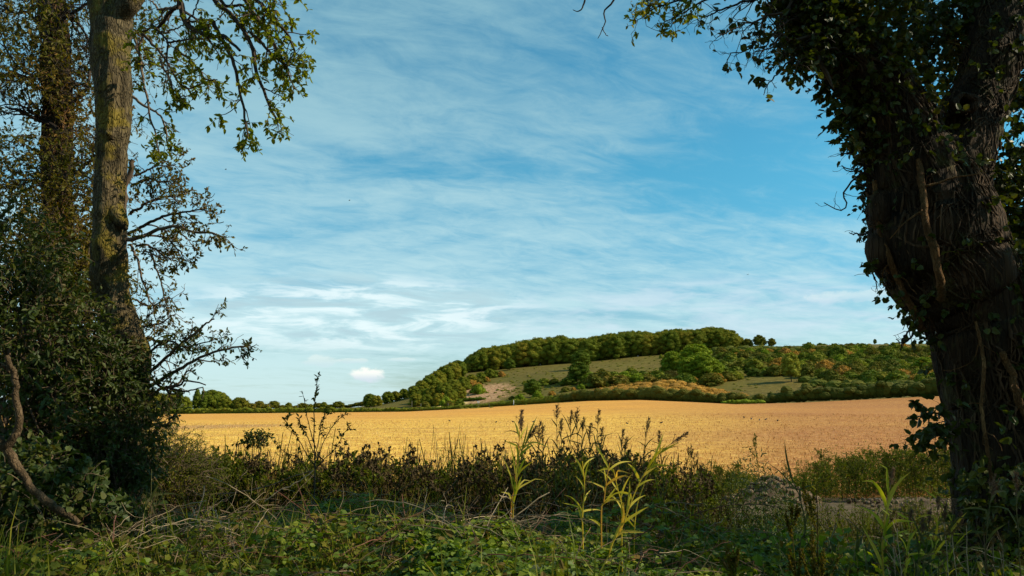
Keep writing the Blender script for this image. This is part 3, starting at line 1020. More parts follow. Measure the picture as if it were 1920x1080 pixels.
# tussocks on the open slope
g = Geo()
C = []
while len(C) < 700:
    px = rr.uniform(865, 1430); py = rr.uniform(668, 748)
    g0 = hit(px, py, 200) if len(C) % 7 == 0 else ground_at(px + rr.uniform(-9, 9), g0[1] + rr.uniform(-9, 9))
    if 212 < g0[1] < 415:
        C.append(g0)
C = np.array(C)
s_ = rr.uniform(.25, .7, len(C))
lumps(g, C, np.stack([s_ * 1.5, s_ * 1.5, s_ * .7], -1), 12, .22, core=.8)
tag(build(g, 'tussocks', M['far_hedge']), 'rough tussocks scattered over the open grassy slope', 'grass', kind='stuff')
# rusty bramble bank behind the dark hedge
g = Geo()
C = []
for k in range(210):
    px = rr.uniform(1085, 1395)
    yy = edge_yz((px - 960) / FPX * 200)[0]
    yd_ = yy + rr.uniform(9, 28)
    g0 = ground_at(px, yd_)
    tp_ = at(px, np.interp(px, [1085, 1130, 1180, 1250, 1300, 1340, 1395], [738, 727, 716, 710, 717, 723, 733]) + 2, yd_)[2] - .8
    C.append((g0[0], yd_, g0[2] + max(.3, tp_ - g0[2]) * (yd_ - yy - 4) / 24))
C = np.array(C)
s_ = rr.uniform(1.0, 2.0, len(C)) * np.interp(C[:, 0], [16, 45, 60], [1, 1, .6])
lumps(g, C, np.stack([s_ * 1.3, s_ * 1.3, s_ * .75], -1), 60, .30, core=.85)
tag(build(g, 'bramble_bank', M['far_rust']), 'rusty brambles and dying scrub over the bank behind the dark hedge', 'scrub', kind='stuff')
# skyline bushes on the crest at the right
for px in [1488, 1495, 1505, 1516, 1538, 1546, 1556, 1566, 1577, 1588, 1598, 1609, 1618, 1630, 1650, 1662, 1672, 1683, 1694, 1704, 1716, 1728, 1740, 1752]:
    g0 = ground_at(px, 452 + rr.uniform(-6, 6))
    kd = ['olive', 'green', 'rust', 'dark'][rr.integers(4)]
    s_ = rr.uniform(.65, .95) if px > 1530 else rr.uniform(.4, .65)
    place(pick(bushes[kd]), g0, rr.uniform(0, 6.28), (s_ * 1.25, s_ * 1.25, s_), 'small ' + WORD[kd] + ' bush on the skyline beyond the pale crest field', WORD[kd] + ' bushes along the skyline')
# tree line beyond the field on the left
TL = [(262, 735, 'h'), (276, 728, 'h'), (292, 733, 'h'), (306, 738, 'h'), (318, 736, 'h'), (334, 728, 'p'), (344, 742, 'r'), (352, 752, 'r'), (368, 729, 'p'), (380, 731, 'p'), (397, 729, 'w'), (408, 732, 'w'), (420, 741, 'r'), (433, 750, 'h'), (446, 744, 'r'), (452, 745, 'h'), (468, 755, 'h'), (486, 751, 'h'),
      (500, 757, 'h'), (513, 751, 'h'), (529, 759, 'h'), (541, 754, 'r'), (556, 760, 'h'), (568, 755, 'h'), (582, 757, 'r'), (596, 755, 'h'), (607, 753, 'r'), (620, 758, 'h'), (634, 752, 'h'), (648, 759, 'h'), (660, 757, 'h'), (672, 754, 'h'), (684, 752, 'h'), (200, 735, 'h'), (220, 730, 'h'), (240, 736, 'h')]
for (px, top, kd) in TL:
    Yd = 330 + rr.uniform(-12, 12) + (40 if top > 748 else 0)
    g0 = ground_at(px, Yd)
    h = at(px, top, Yd)[2] - g0[2]
    if kd == 'p':
        place(poplarT, g0, rr.uniform(0, 6.28), (h / 12.6, h / 12.6, h / 12.6), 'tall narrow dark tree rising out of the tree line beyond the field', 'tall narrow trees of the far tree line')
    elif kd == 'w':
        place(pick(woodB), g0, rr.uniform(0, 6.28), (h / 11.4, h / 11.4, h / 11.4), 'tall full-crowned tree right of the narrow ones in the far tree line', 'tall full-crowned trees of the far tree line')
    elif kd == 'r':
        place(pick(woodA), g0, rr.uniform(0, 6.28), (h / 11.5, h / 11.5, h / 11.4), 'tree turning brown in the tree line beyond the left of the field', 'browning trees of the far tree line')
    else:
        s_ = h / 7.3
        place(hedgeT, g0, rr.uniform(0, 6.28), (max(s_, .75) * 1.15, max(s_, .75) * 1.15, s_), 'low rounded green tree in the tree line beyond the left of the field', 'low trees of the far tree line')


def hedge(name, mat, pts, wd, hgt, step_, label, group=None, size=.26, nper=34, ztop=None):
    """one clipped hedge as one plant run: pts (x,y) line, lumpy along it"""
    P_ = path([(a[0], a[1], 0) for a in pts], 80)
    seg = np.linalg.norm(np.diff(P_, axis=0), axis=1)
    s_ = np.concatenate([[0], np.cumsum(seg)])
    n = int(s_[-1] / step_)
    q = np.linspace(0, s_[-1], n)
    xx = np.interp(q, s_, P_[:, 0]); yy = np.interp(q, s_, P_[:, 1])
    hh = np.interp(np.linspace(0, 1, n), np.linspace(0, 1, len(hgt)), hgt) * rr.uniform(.88, 1.12, n)
    zz_ = tz(xx, yy)
    b0 = np.array([xx[n // 2], yy[n // 2], zz_[n // 2]])
    g = Geo()
    C = np.stack([xx, yy, zz_ + hh * .45], -1)
    Rr = np.stack([np.full(n, step_ * 1.3), np.full(n, wd * .45), hh * .5], -1) * rr.uniform(.94, 1.06, (n, 1))
    k_ = n * 3
    ii = rr.integers(0, n, k_)
    C2 = np.stack([xx[ii] + rr.uniform(-1, 1, k_) * step_ * .6, yy[ii] + rr.uniform(-.42, .3, k_) * wd, zz_[ii] + hh[ii] * rr.uniform(.25, .88, k_)], -1)
    s2 = rr.uniform(.22, .42, k_) * np.minimum(wd, hh[ii])
    C = np.vstack([C, C2]); Rr = np.vstack([Rr, np.stack([s2 * 1.2, s2, s2 * .8], -1)])
    lumps(g, C, Rr, nper, size, core=.88, up=.35)
    o = build(g, name, M[mat], None, b0)
    return tag(o, label, 'hedge', group)


def ed(px, off):
    x0 = (px - 960) / FPX * 215
    for _ in range(4):
        yy = float(edge_yz(x0)[0]) + off
        x0 = ground_at(px, yy)[0]
    return (x0, float(edge_yz(x0)[0]) + off)


hedge('hedge', 'far_darkhedge', [ed(p_, 5) for p_ in (1045, 1100, 1160, 1220, 1290, 1340, 1390, 1440)], 3.6, [2.2, 3.0, 3.3, 3.4, 3.3, 2.9, 2.6, 2.2], 1.5, 'long dark hedge in front of the rusty bank, left of the gap')
hedge('hedge', 'far_darkhedge', [ed(p_, 5) for p_ in (1452, 1500, 1560, 1620, 1690, 1760, 1850)], 4.0, [3.0, 3.6, 3.5, 3.6, 4.0, 4.4, 4.4], 1.6, 'tall dark hedge right of the gap, running behind the ivy-clad trunk')
hedge('hedge', 'far_bright', [ed(p_, 2.2) for p_ in (1360, 1385, 1410, 1428)], 1.8, [.8, 1.2, 1.1, .9], .9, 'low bright green hedge at the field edge before the gap', size=.2)
hedge('hedge', 'far_green', [ed(p_, 3) for p_ in (240, 330, 430, 540, 640, 740, 820, 900, 960, 1046)], 1.8, [1.9, 1.9, 1.8, 1.7, 1.6, 1.3, 1.1, 1.2, 1.6, 2.0], 1.4, 'long low clipped hedge along the far left edge of the stubble field', size=.24)
hedge('hedge', 'far_dark', [tuple(hit(p_, q_, 245)[:2]) for p_, q_ in ((770, 760), (800, 758), (850, 754), (880, 752), (905, 750))], 1.6, [1.1, 1.3, 1.3, 1.0], 1.2, 'thin dark hedge between the golden strip and the hill', size=.22)
o_ = place(bushes['yellow'][0], ground_at(1446, 193), 0.4, (.35, .35, .6), 'pale green bush standing in the gap between the two dark hedges')

# posts beyond the field
def post(px, py_top, Yd, wd, mat, label, group=None, plate=None):
    g0 = ground_at(px, Yd)
    h = max(.8, at(px, py_top, Yd)[2] - g0[2])
    root = thing('post', label, 'post', g0, 0, group)
    g = Geo()
    tubes(g, path([(0, 0, -.3), (0.02, 0, h * .5), (0, 0, h)], 4), np.full(4, wd), 6)
    build(g, 'pole', M[mat], root)
    if plate:
        g = Geo()
        a_, b_, d_ = plate[0] / 2, plate[1] / 2, .03
        V = np.array([[sx * a_, sy * d_ - wd - .04, h - b_ + sz * b_] for sx in (-1, 1) for sy in (-1, 1) for sz in (-1, 1)])
        g.add(V, [[0, 1, 3, 2], [4, 6, 7, 5], [0, 4, 5, 1], [2, 3, 7, 6], [0, 2, 6, 4], [1, 5, 7, 3]])
        build(g, 'plate', M['post_white'], root)
    else:
        g = Geo()
        tubes(g, path([(0, 0, h), (0, 0, h + .04), (0, 0, h + .1)], 3), np.array([wd * 1.3, wd * 1.3, .01]), 6)
        build(g, 'cap', M[mat], root)
    return root


post(897, 752, 236, .06, 'post_wood', 'pole with a small white plate in front of the bare earth slope', plate=(.75, .55))
post(963, 751, 230, .09, 'post_white', 'short white marker post at the far field edge below the open slope')
for px, tp, d_ in ((772, 752, 262), (840, 756, 252), (789, 757, 262), (917, 757, 236)):
    post(px, tp, d_, .07, 'post_wood', 'thin grey pole by the low hedge at the far field edge', 'thin grey poles by the far hedge')
for px, tp in ((505, 753), (558, 757)):
    post(px, tp, 300, .09, 'post_wood', 'thin telegraph pole among the far left tree line', 'telegraph poles in the far tree line')

# crows on the stubble
def crow_geo(k):
    g = Geo()
    body = path([(-.30, 0, .20), (-.17, 0, .235), (0, 0, .26), (.10, 0, .30), (.155, 0, .36), (.20, 0, .385), (.235, 0, .375), (.29, 0, .362)], 16)
    rad = np.interp(np.linspace(0, 1, 16), [0, .15, .35, .5, .62, .72, .82, .88, 1], [.012, .04, .085, .082, .05, .046, .042, .018, .003])
    tubes(g, body, rad, 10)
    return g


crowA = thing('crow', 'x', 'bird')
build(crow_geo(0), 'body', M['crow'], crowA, smooth=True)
for s_ in (-1, 1):
    g = Geo()
    leaves(g, [[.06, s_ * .075, .29]], [[-1, s_ * -.08, -.22]], [[0, s_, .4]], .34, 'oval')
    build(g, 'wing', M['crow'], crowA)
    g = Geo()
    tubes(g, path([(-.01, s_ * .03, .2), (.01, s_ * .035, .1), (0, s_ * .035, 0), (.05, s_ * .035, .005)], 7), np.full(7, .008), 4)
    build(g, 'leg', M['crow'], crowA)
crowA['_used'] = 0
for i, (px, py) in enumerate([(843, 792), (930, 795), (962, 794), (974, 795), (1000, 794), (1176, 798), (1409, 789), (1424, 791), (1436, 790), (1458, 792), (1395, 786), (1240, 797)]):
    g0 = hit(px, py, 40)
    place(crowA, g0, rr.uniform(0, 6.28), .62, 'black crow standing on the open stubble field', 'crows feeding on the stubble')
# bird on the wing
def wing_bird(px, py, Yd, lab):
    root = thing('flying_bird', lab, 'bird', at(px, py, Yd), .6)
    root.scale = (.7, .7, .7)
    g = Geo()
    tubes(g, path([(-.3, 0, 0), (-.1, 0, 0), (.1, 0, .02), (.24, 0, .03), (.33, 0, .02)], 10), np.array([.02, .04, .07, .08, .075, .06, .045, .04, .02, .004]), 7)
    build(g, 'body', M['crow'], root)
    for s_ in (-1, 1):
        g = Geo()
        leaves(g, [[.05, s_ * .03, .03]], [[-.1, s_, .35]], [[0, 0, 1]], .55, 'oval')
        build(g, 'wing', M['crow'], root)


wing_bird(1402, 515, 190, 'small dark bird flying right of the middle of the sky')
wing_bird(423, 318, 150, 'small dark bird flying high over the left of the field')
wing_bird(655, 376, 170, 'tiny dark bird flying in the upper middle of the sky')

# ------------------------------------------------------------------ near trees
class Trunk:
    def __init__(s, pts, n=90, jit=0.0, seed=0):
        """pts: (px, py, depth, half width in px)"""
        P_ = np.array([at(a[0], a[1], a[2]) for a in pts])
        r_ = np.array([a[3] / FPX * a[2] for a in pts])
        s.P = path(P_, n, jit, seed)
        k = len(pts)
        tt = np.linspace(0, k - 1, n)
        s.r = np.interp(tt, np.arange(k), r_)
        s.r = np.convolve(np.pad(s.r, 3, 'edge'), np.ones(7) / 7, 'valid')
        s.T = unit(np.gradient(s.P, axis=0))
        ref = np.array([0.0, 1.0, 0.0])
        s.U = unit(np.cross(s.T, ref))       # roughly +-X
        s.Vv = np.cross(s.T, s.U)            # roughly +-Y
        s.n = n
    def mesh(s, g, sides=56, amp=.03, freq=5.0, seed=0, ridges=.5, ridgef=5, zs=.25):
        a = np.arange(sides) / sides * 2 * math.pi
        dirs = np.cos(a)[None, :, None] * s.U[:, None] + np.sin(a)[None, :, None] * s.Vv[:, None]
        C = s.P[:, None] + dirs * s.r[:, None, None]
        q = C * np.array([1, 1, zs]) * freq
        d = fbm(q, 4, seed) + ridges * (1 - 2 * np.abs(fbm(C * np.array([1, 1, .12]) * ridgef, 3, seed + 9)))
        V = C + dirs * (d * amp)[..., None]
        m_ = sides
        i, j = np.meshgrid(np.arange(s.n - 1), np.arange(m_), indexing='ij')
        F = np.stack([i * m_ + j, i * m_ + (j + 1) % m_, (i + 1) * m_ + (j + 1) % m_, (i + 1) * m_ + j], -1).reshape(-1, 4)
        g.add(V.reshape(-1, 3), F, .5)
    def surf(s, t, a, off):
        ft = np.clip(t, 0, 1) * (s.n - 1)
        i = np.minimum(ft.astype(int), s.n - 2)
        f = (ft - i)[..., None]
        L = lambda A: A[i] * (1 - f) + A[i + 1] * f
        r = (s.r[i] * (1 - f[..., 0]) + s.r[i + 1] * f[..., 0])
        d = np.cos(a)[..., None] * L(s.U) + np.sin(a)[..., None] * L(s.Vv)
        return L(s.P) + d * (r + off)[..., None], d
    def vines(s, g, N, rmin, rmax, n=26, t0=0.0, t1=1.0, wander=.1, off=1.0, lmin=.2, lmax=.7, amin=0, amax=2 * math.pi):
        t_ = rng.uniform(t0, t1, N)[:, None]
        ln = rng.uniform(lmin, lmax, N)[:, None]
        q = np.linspace(0, 1, n)[None]
        T_ = t0 + np.clip(t_ - t0 + (q - .5) * ln, 0, t1 - t0)
        A_ = rng.uniform(amin, amax, N)[:, None] + np.cumsum(rng.normal(0, wander, (N, n)), 1)
        rad = rng.uniform(rmin, rmax, N) ** 1.0
        Pq, _ = s.surf(T_, A_, np.broadcast_to(rad[:, None] * off + .012, (N, n)))
        Pq = Pq + rng.normal(0, .004, Pq.shape)
        tubes(g, Pq, rad[:, None] * np.linspace(1.1, .5, n)[None], 6)
        return Pq


def root_thing(name, label, cat, p, group=None):
    b = np.array([p[0], p[1], tzs(p[0], p[1])])
    return thing(name, label, cat, b, 0, group), b


def knot(g, c, r, stretch=(1, 1, 1), seed=0, rnd=.5):
    V0, F0 = ico()
    V = V0 * (1 + .25 * fbm(V0 * 2 + seed, 3, seed))[:, None] * r * np.array(stretch) + c
    g.add(V, F0, rnd)


# ---- the big ivy-clad tree on the right
RTk = Trunk([(1945, 1260, 6.55, 165), (1925, 1120, 6.5, 135), (1918, 980, 6.5, 112), (1900, 860, 6.5, 104), (1875, 760, 6.5, 99), (1842, 670, 6.5, 92), (1820, 600, 6.5, 88), (1792, 540, 6.5, 90), (1762, 490, 6.5, 110), (1744, 440, 6.5, 113), (1735, 390, 6.5, 108), (1722, 340, 6.5, 94), (1702, 290, 6.5, 76), (1684, 235, 6.5, 68), (1662, 185, 6.5, 62), (1632, 135, 6.5, 56), (1600, 90, 6.5, 52), (1562, 45, 6.5, 48), (1522, 0, 6.5, 45), (1478, -60, 6.45, 41), (1425, -150, 6.3, 36), (1380, -260, 6.0, 30), (1350, -380, 5.7, 22)], 150, .006, 3)
RLk = Trunk([(1790, 520, 6.6, 70), (1782, 430, 6.6, 72), (1782, 360, 6.6, 66), (1798, 290, 6.6, 58), (1822, 215, 6.65, 53), (1846, 145, 6.7, 50), (1866, 80, 6.75, 48), (1882, 0, 6.8, 46), (1900, -100, 6.8, 42), (1912, -260, 6.8, 36), (1900, -450, 6.6, 26)], 80, .005, 4)
rt, rb = root_thing('ivy_clad_tree', 'massive dark leaning tree wrapped in ivy stems on the right', 'tree', RTk.P[0])
g = Geo(); RTk.mesh(g, 84, .05, 6, 2, .6, 7)
for (px, py, r_, st) in [(1652, 395, .13, (.8, 1, 1.5)), (1645, 470, .11, (.8, 1, 1.4)), (1660, 345, .10, (1, 1, .9)), (1660, 440, .11, (.8, 1, 1.7))]:
    knot(g, at(px, py, 6.4), r_, st, int(px))
build(g, 'trunk', M['bark_right'], rt, rb, True)
g = Geo(); RLk.mesh(g, 64, .035, 7, 5, .5, 7)
build(g, 'limb', M['bark_right'], rt, rb, True)
# sawn stub with a ring of callus on the right limb
g = Geo()
c_ = at(1812, 192, 6.28)
th = np.linspace(0, 2 * math.pi, 27)
ring = c_ + np.stack([np.cos(th) * .088, np.full(27, .02), np.sin(th) * .070], -1) + .010 * np.stack([np.sin(3 * th), np.sin(5 * th + 1), np.cos(4 * th)], -1)
ring[-1] = ring[0]
tubes(g, ring, .030 + .010 * np.sin(2 * th + 1), 8)
tubes(g, path([c_ + (0, .3, 0), c_ + (0, .1, 0), c_ + (0, .0, 0)], 5), np.full(5, .075), 12)
build(g, 'branch_scar', M['bark_right'], rt, rb, True)


def on_trunk(px, py, rs=.02):
    best = None
    for K, Yd in ((RTk, 6.5), (RLk, 6.65)):
        # axis in pixels at this height
        zt = at(px, py, Yd)[2]
        i = np.argmin(np.abs(K.P[:, 2] - zt))
        dx = at(px, py, Yd)[0] - K.P[i, 0]
        if abs(dx) < K.r[i]:
            y_ = K.P[i, 1] - math.sqrt(K.r[i] ** 2 - dx ** 2) - rs
            best = y_ if best is None else min(best, y_)
    return at(px, py, best if best is not None else 6.35)


STEMS = [([(1722, 300), (1730, 350), (1738, 400), (1748, 440), (1762, 480), (1768, 520), (1763, 560)], .030),
         ([(1790, 375), (1802, 410), (1822, 440), (1850, 462), (1875, 500), (1900, 525), (1930, 560)], .036),
         ([(1640, 340), (1646, 390), (1650, 430), (1668, 480), (1682, 520), (1702, 560), (1730, 620)], .026),
         ([(1880, 660), (1895, 700), (1905, 745), (1925, 785), (1940, 830)], .030),
         ([(1830, 600), (1845, 680), (1840, 780), (1860, 880), (1858, 980)], .014)]
for i, (pts, r_) in enumerate(STEMS):
    g = Geo()
    Q = path([on_trunk(a, b, r_ * .7) for a, b in pts], 44, .004, i)
    rad = r_ * (1 + .2 * fbm(Q * 9, 2, i)) * np.linspace(.85, 1.1, 44)
    tubes(g, Q, rad, 9)
    C_, R_ = children(Q, rad, 5, .35, (.3, .9), 8, .1, .9, .35, grav=.1, rfac=.4, rmin=.003)
    tubes(g, C_, R_, 5)
    build(g, 'ivy_stem', M['ivy_stem'], rt, rb, True)
g = Geo()
RTk.vines(g, 300, .003, .013, 30, 0, .95, .09, lmin=.12, lmax=.5)
RTk.vines(g, 260, .0015, .005, 26, 0, .95, .22, lmin=.05, lmax=.25)
RLk.vines(g, 110, .003, .010, 26, 0, .9, .12, lmin=.15, lmax=.5)
tag(build(g, 'vine_mesh', M['bark_ivy'], rt, rb, True), kind='stuff')
# bare twigs against the sky, left of the trunk
g = Geo()
TW = [[(1640, 335), (1622, 325), (1600, 335), (1590, 350), (1580, 365), (1586, 378), (1578, 392), (1560, 388), (1545, 380)], [(1640, 318), (1620, 305), (1598, 318), (1580, 312)], [(1638, 312), (1610, 308), (1595, 318), (1578, 310)],
      [(1636, 290), (1612, 280), (1592, 290), (1570, 291)], [(1628, 432), (1610, 440), (1592, 436)], [(1640, 345), (1620, 343), (1606, 342)], [(1632, 365), (1622, 360), (1616, 372), (1624, 392)], [(1622, 410), (1618, 414), (1628, 422)],
      [(1690, 545), (1676, 520), (1655, 515)], [(1712, 600), (1706, 625), (1690, 650)], [(1718, 610), (1700, 632), (1688, 658)], [(1715, 622), (1700, 640), (1680, 636)], [(1646, 500), (1640, 520), (1645, 545)], [(1660, 520), (1655, 540)],
      [(1650, 255), (1620, 235), (1600, 245), (1588, 258)], [(1610, 205), (1595, 200), (1588, 182), (1572, 178)]]
PT = np.array([pp([(a, b, 6.45 - .04 * i) for i, (a, b) in enumerate(t_)], 14, .006, k) for k, t_ in enumerate(TW)])
RTt = np.repeat(np.linspace(.010, .0035, 14)[None], len(TW), 0)
for a_, b_ in zip(PT, RTt):
    g = Geo()
    tubes(g, a_, b_, 5)
    C_, R_ = children(a_, b_, 5, .18, (.5, 1.2), 6, .2, 1, .35, rfac=.6, rmin=.0018)
    tubes(g, C_, R_, 3)
    build(g, 'twig', M['twig_dark'], rt, rb)
# upper branches reaching left over the field
wood, leaf = Geo(), Geo()
BR = [([(1560, 60), (1520, 70), (1480, 85), (1455, 80), (1438, 100), (1415, 98)], .018, 6, .30, 9),
      ([(1500, -20), (1470, 20), (1430, 30), (1385, 50), (1345, 70)], .016, 9, .40, 7),
      ([(1480, -50), (1430, -10), (1380, 5), (1340, 20), (1325, 32)], .016, 9, .40, 7),
      ([(1540, 80), (1500, 100), (1480, 112), (1462, 130), (1450, 150), (1432, 178)], .012, 3, .16, 12),
      ([(1450, 10), (1425, 60), (1405, 95), (1370, 110), (1365, 125)], .010, 6, .24, 5),
      ([(1520, 30), (1480, 45), (1450, 70), (1425, 100), (1420, 118)], .012, 6, .26, 8),
      ([(1580, 110), (1550, 95), (1510, 110), (1490, 140)], .012, 6, .22, 14)]
for k, (pts, r_, kc, L_, nl) in enumerate(BR):
    wood, leaf = Geo(), Geo()
    Q = pp([(a, b, 6.3 - .05 * i) for i, (a, b) in enumerate(pts)], 22, .008, k + 50)
    rad = np.linspace(r_, r_ * .25, 22)
    tubes(wood, Q, rad, 6)
    C_, R_ = children(Q, rad, kc + 6, L_, (.5, 1.2), 7, .1, 1, .28, up=-.1, rmin=.0022)
    tubes(wood, C_, R_, 4)
    C2, R2 = children(C_, R_, 3, L_ * .5, (.4, 1.1), 5, .3, 1, .3, rmin=.0015)
    tubes(wood, C2, R2, 3)
    sel = rng.random(len(C2)) < .35
    leaf_on(leaf, C2[sel], max(1, nl // 3), .055, 'round', .5)
    build(wood, 'branch', M['twig_dark'], rt, rb)
    build(leaf, 'foliage', M['leaf_ivy'], rt, rb)
wood, leaf = Geo(), Geo()
# olive leafy spray hanging into the top of the picture
for k, pts in enumerate([[(1370, -40), (1335, -5), (1300, 12), (1270, 30), (1235, 45)], [(1340, -30), (1290, 0), (1250, 10), (1215, 25), (1195, 40)], [(1320, -40), (1270, -15), (1230, -5), (1195, 5)], [(1360, -60), (1310, -15), (1280, 25), (1255, 38)]]):
    Q = pp([(a, b, 6.0) for a, b in pts], 22, .006, k + 70)
    rad = np.linspace(.012, .003, 22)
    tubes(wood, Q, rad, 6)
    C_, R_ = children(Q, rad, 12, .24, (.4, 1.0), 6, .3, 1, .28, rmin=.002)
    tubes(wood, C_, R_, 4)
    C2, R2 = children(C_, R_, 2, .12, (.4, 1.1), 5, .3, 1, .3, rmin=.0015)
    tubes(wood, C2, R2, 3)
    leaf_on(leaf, C2[:], 4, .043, 'oval', .3, cf=1)
build(wood, 'branch', M['twig_dark'], rt, rb)
for k, pts in enumerate([[(1160, -20), (1146, 5), (1133, 18), (1136, 38), (1130, 52), (1121, 72)], [(1130, 52), (1134, 62), (1140, 68)], [(1096, -10), (1094, 8), (1086, 20), (1074, 18)]]):
    Q = pp([(a, b, 5.8) for a, b in pts], 14, .003, k + 80)
    wood = Geo()
    tubes(wood, Q, np.linspace(.009 if k != 1 else .004, .0025, 14), 5)
    build(wood, 'twig', M['twig_dark'], rt, rb)
wood = Geo()
# thick dead spike
Q = pp([(1528, 88, 6.2), (1537, 115, 6.2), (1552, 142, 6.2), (1562, 166, 6.2)], 12)
tubes(wood, Q, np.array([.016, .016, .016, .017, .018, .019, .019, .018, .016, .013, .009, .002]), 8)
build(wood, 'dead_spike', M['twig_dark'], rt, rb)
build(leaf, 'foliage', M['leaf_ash'], rt, rb)
# ivy leaves on limbs, on the right side and the dark crown behind
leaf, wood = Geo(), Geo()
def ivy_on(K, N, t0, t1, off, nl, size, a0=0, a1=6.283, L=.16):
    t_ = rng.uniform(t0, t1, N); a_ = rng.uniform(a0, a1, N)
    Pq, d = K.surf(t_, a_, rng.uniform(0, off, N))
    sprigs(wood, leaf, Pq, d + rng.normal(0, .5, d.shape), L, nl, size, 'round', r=.003)
ivy_on(RTk, 560, .62, 1.0, .08, 7, .055, L=.12)
ivy_on(RTk, 160, .50, .64, .05, 4, .05)
ivy_on(RLk, 190, .45, 1.0, .10, 7, .055)
ivy_on(RTk, 150, .0, .45, .05, 5, .055)
ivy_on(RLk, 60, .1, .45, .05, 4, .055)
for (px, py, Yd, rx, rz, N) in [(1690, 50, 7.1, .38, .45, 130), (1760, 140, 7.4, .40, .55, 110), (1740, 20, 7.3, .5, .35, 170), (1800, 50, 7.5, .5, .40, 130), (1905, 60, 7.2, .35, .6, 170), (1915, 250, 7.2, .32, .6, 230), (1750, 255, 7.4, .16, .28, 40), (1905, 400, 6.9, .30, .4, 420),
                                (1925, 560, 6.3, .22, .35, 200), (1905, 640, 6.2, .16, .22, 90), (1925, 820, 6.4, .20, .5, 160), (1640, 30, 6.6, .35, .30, 200), (1540, 50, 6.4, .20, .16, 100), (1600, 150, 6.45, .06, .2, 40), (1595, 215, 6.4, .08, .12, 34), (1625, 270, 6.4, .06, .08, 16),
                                (1490, 105, 6.3, .12, .05, 30), (1885, 930, 5.9, .25, .2, 90), (1770, 800, 6.2, .05, .10, 12), (1745, 812, 6.2, .06, .05, 12), (1520, 20, 6.4, .16, .12, 60)]:
    C_, v = in_ell(N, at(px, py, Yd), (rx, rx, rz))
    sprigs(wood, leaf, C_, v + rng.normal(0, .6, v.shape) + (0, -.1, -.2), .24, 7, .058, 'round')
for k, pts in enumerate([[(1785, 800), (1760, 778), (1740, 776), (1722, 786), (1706, 782)], [(1740, 776), (1730, 762), (1712, 756)], [(1790, 815), (1765, 802), (1748, 806), (1732, 818)]]):
    Q = pp([(a, b, 6.1) for a, b in pts], 14, .004, k + 90)
    tubes(wood, Q, np.linspace(.008, .003, 14), 5)
    leaf_on(leaf, Q, 26, .06, 'round', .2)
# small leaves hanging free at the trunk's left edge
for (px, py) in [(1712, 598), (1714, 612), (1716, 630), (1640, 498), (1634, 508), (1700, 560), (1712, 575)]:
    C_, v = in_ell(3, at(px, py, 6.3), (.03, .03, .03))
    sprigs(wood, leaf, C_, v + (-.8, 0, 0), .08, 4, .05, 'round')
build(wood, 'ivy_twig', M['twig_dark'], rt, rb)
build(leaf, 'ivy', M['leaf_ivy'], rt, rb)
# crown above and to the right of the picture: its shade falls over the foreground
leaf, wood = Geo(), Geo()
CROWN = [(5.4, 5.6, 6.2, 1.6, 1.7, 1.2, 620), (5.6, 3.4, 5.8, 1.5, 1.4, 1.2, 520), (7.4, 6.2, 6.8, 1.6, 1.8, 1.7, 820), (7.4, 4.0, 6.6, 1.8, 1.8, 1.6, 760), (6.6, 7.9, 5.8, 1.2, 1.0, 1.2, 330), (7.0, 4.8, 4.2, 1.3, 1.8, 1.4, 760), (9.0, 5.4, 7.6, 1.6, 2.4, 2.0, 800)]
SUNV = np.array([math.sin(R(SUN_AZ)) * math.cos(R(SUN_EL)), math.cos(R(SUN_AZ)) * math.cos(R(SUN_EL)), math.sin(R(SUN_EL))])
for (x_, y_, z_, rx, ry, rz, N) in CROWN:
    C_, v = in_ell(N, (x_, y_, z_), (rx, ry, rz), .2)
    land = C_ - SUNV * ((C_[:, 2:3] - 1.1) / SUNV[2])          # sprigs thinned by where their shadow lands, opening the crown over the reeds
    gap = fbm(land * np.array([.75, .75, 0]), 2, 23) + .55 * np.exp(-((land[:, 0] - .4) / 1.6) ** 2 - ((land[:, 1] - 5.3) / 1.1) ** 2)
    kp = gap < -.12
    C_, v = C_[kp], v[kp]
    sprigs(None, leaf, C_, v + rng.normal(0, .6, v.shape), .40, 11, .085, 'oval', m=3)
    s0 = RLk.P[-1]
    for _ in range(4):
        e_ = C_[rng.integers(len(C_))]
        Q = path([s0, (s0 + e_) / 2 + rng.normal(0, .25, 3), e_], 12, .03, int(rng.integers(99)))
        rad = np.linspace(.07, .012, 12)
        tubes(wood, Q, rad, 6)
        C2, R2 = children(Q, rad, 6, .9, (.4, 1), 6, .3, 1, .2, rmin=.004)
        tubes(wood, C2, R2, 4)
build(leaf, 'crown', M['leaf_ash'], rt, rb)
build(wood, 'crown_branch', M['twig_dark'], rt, rb)

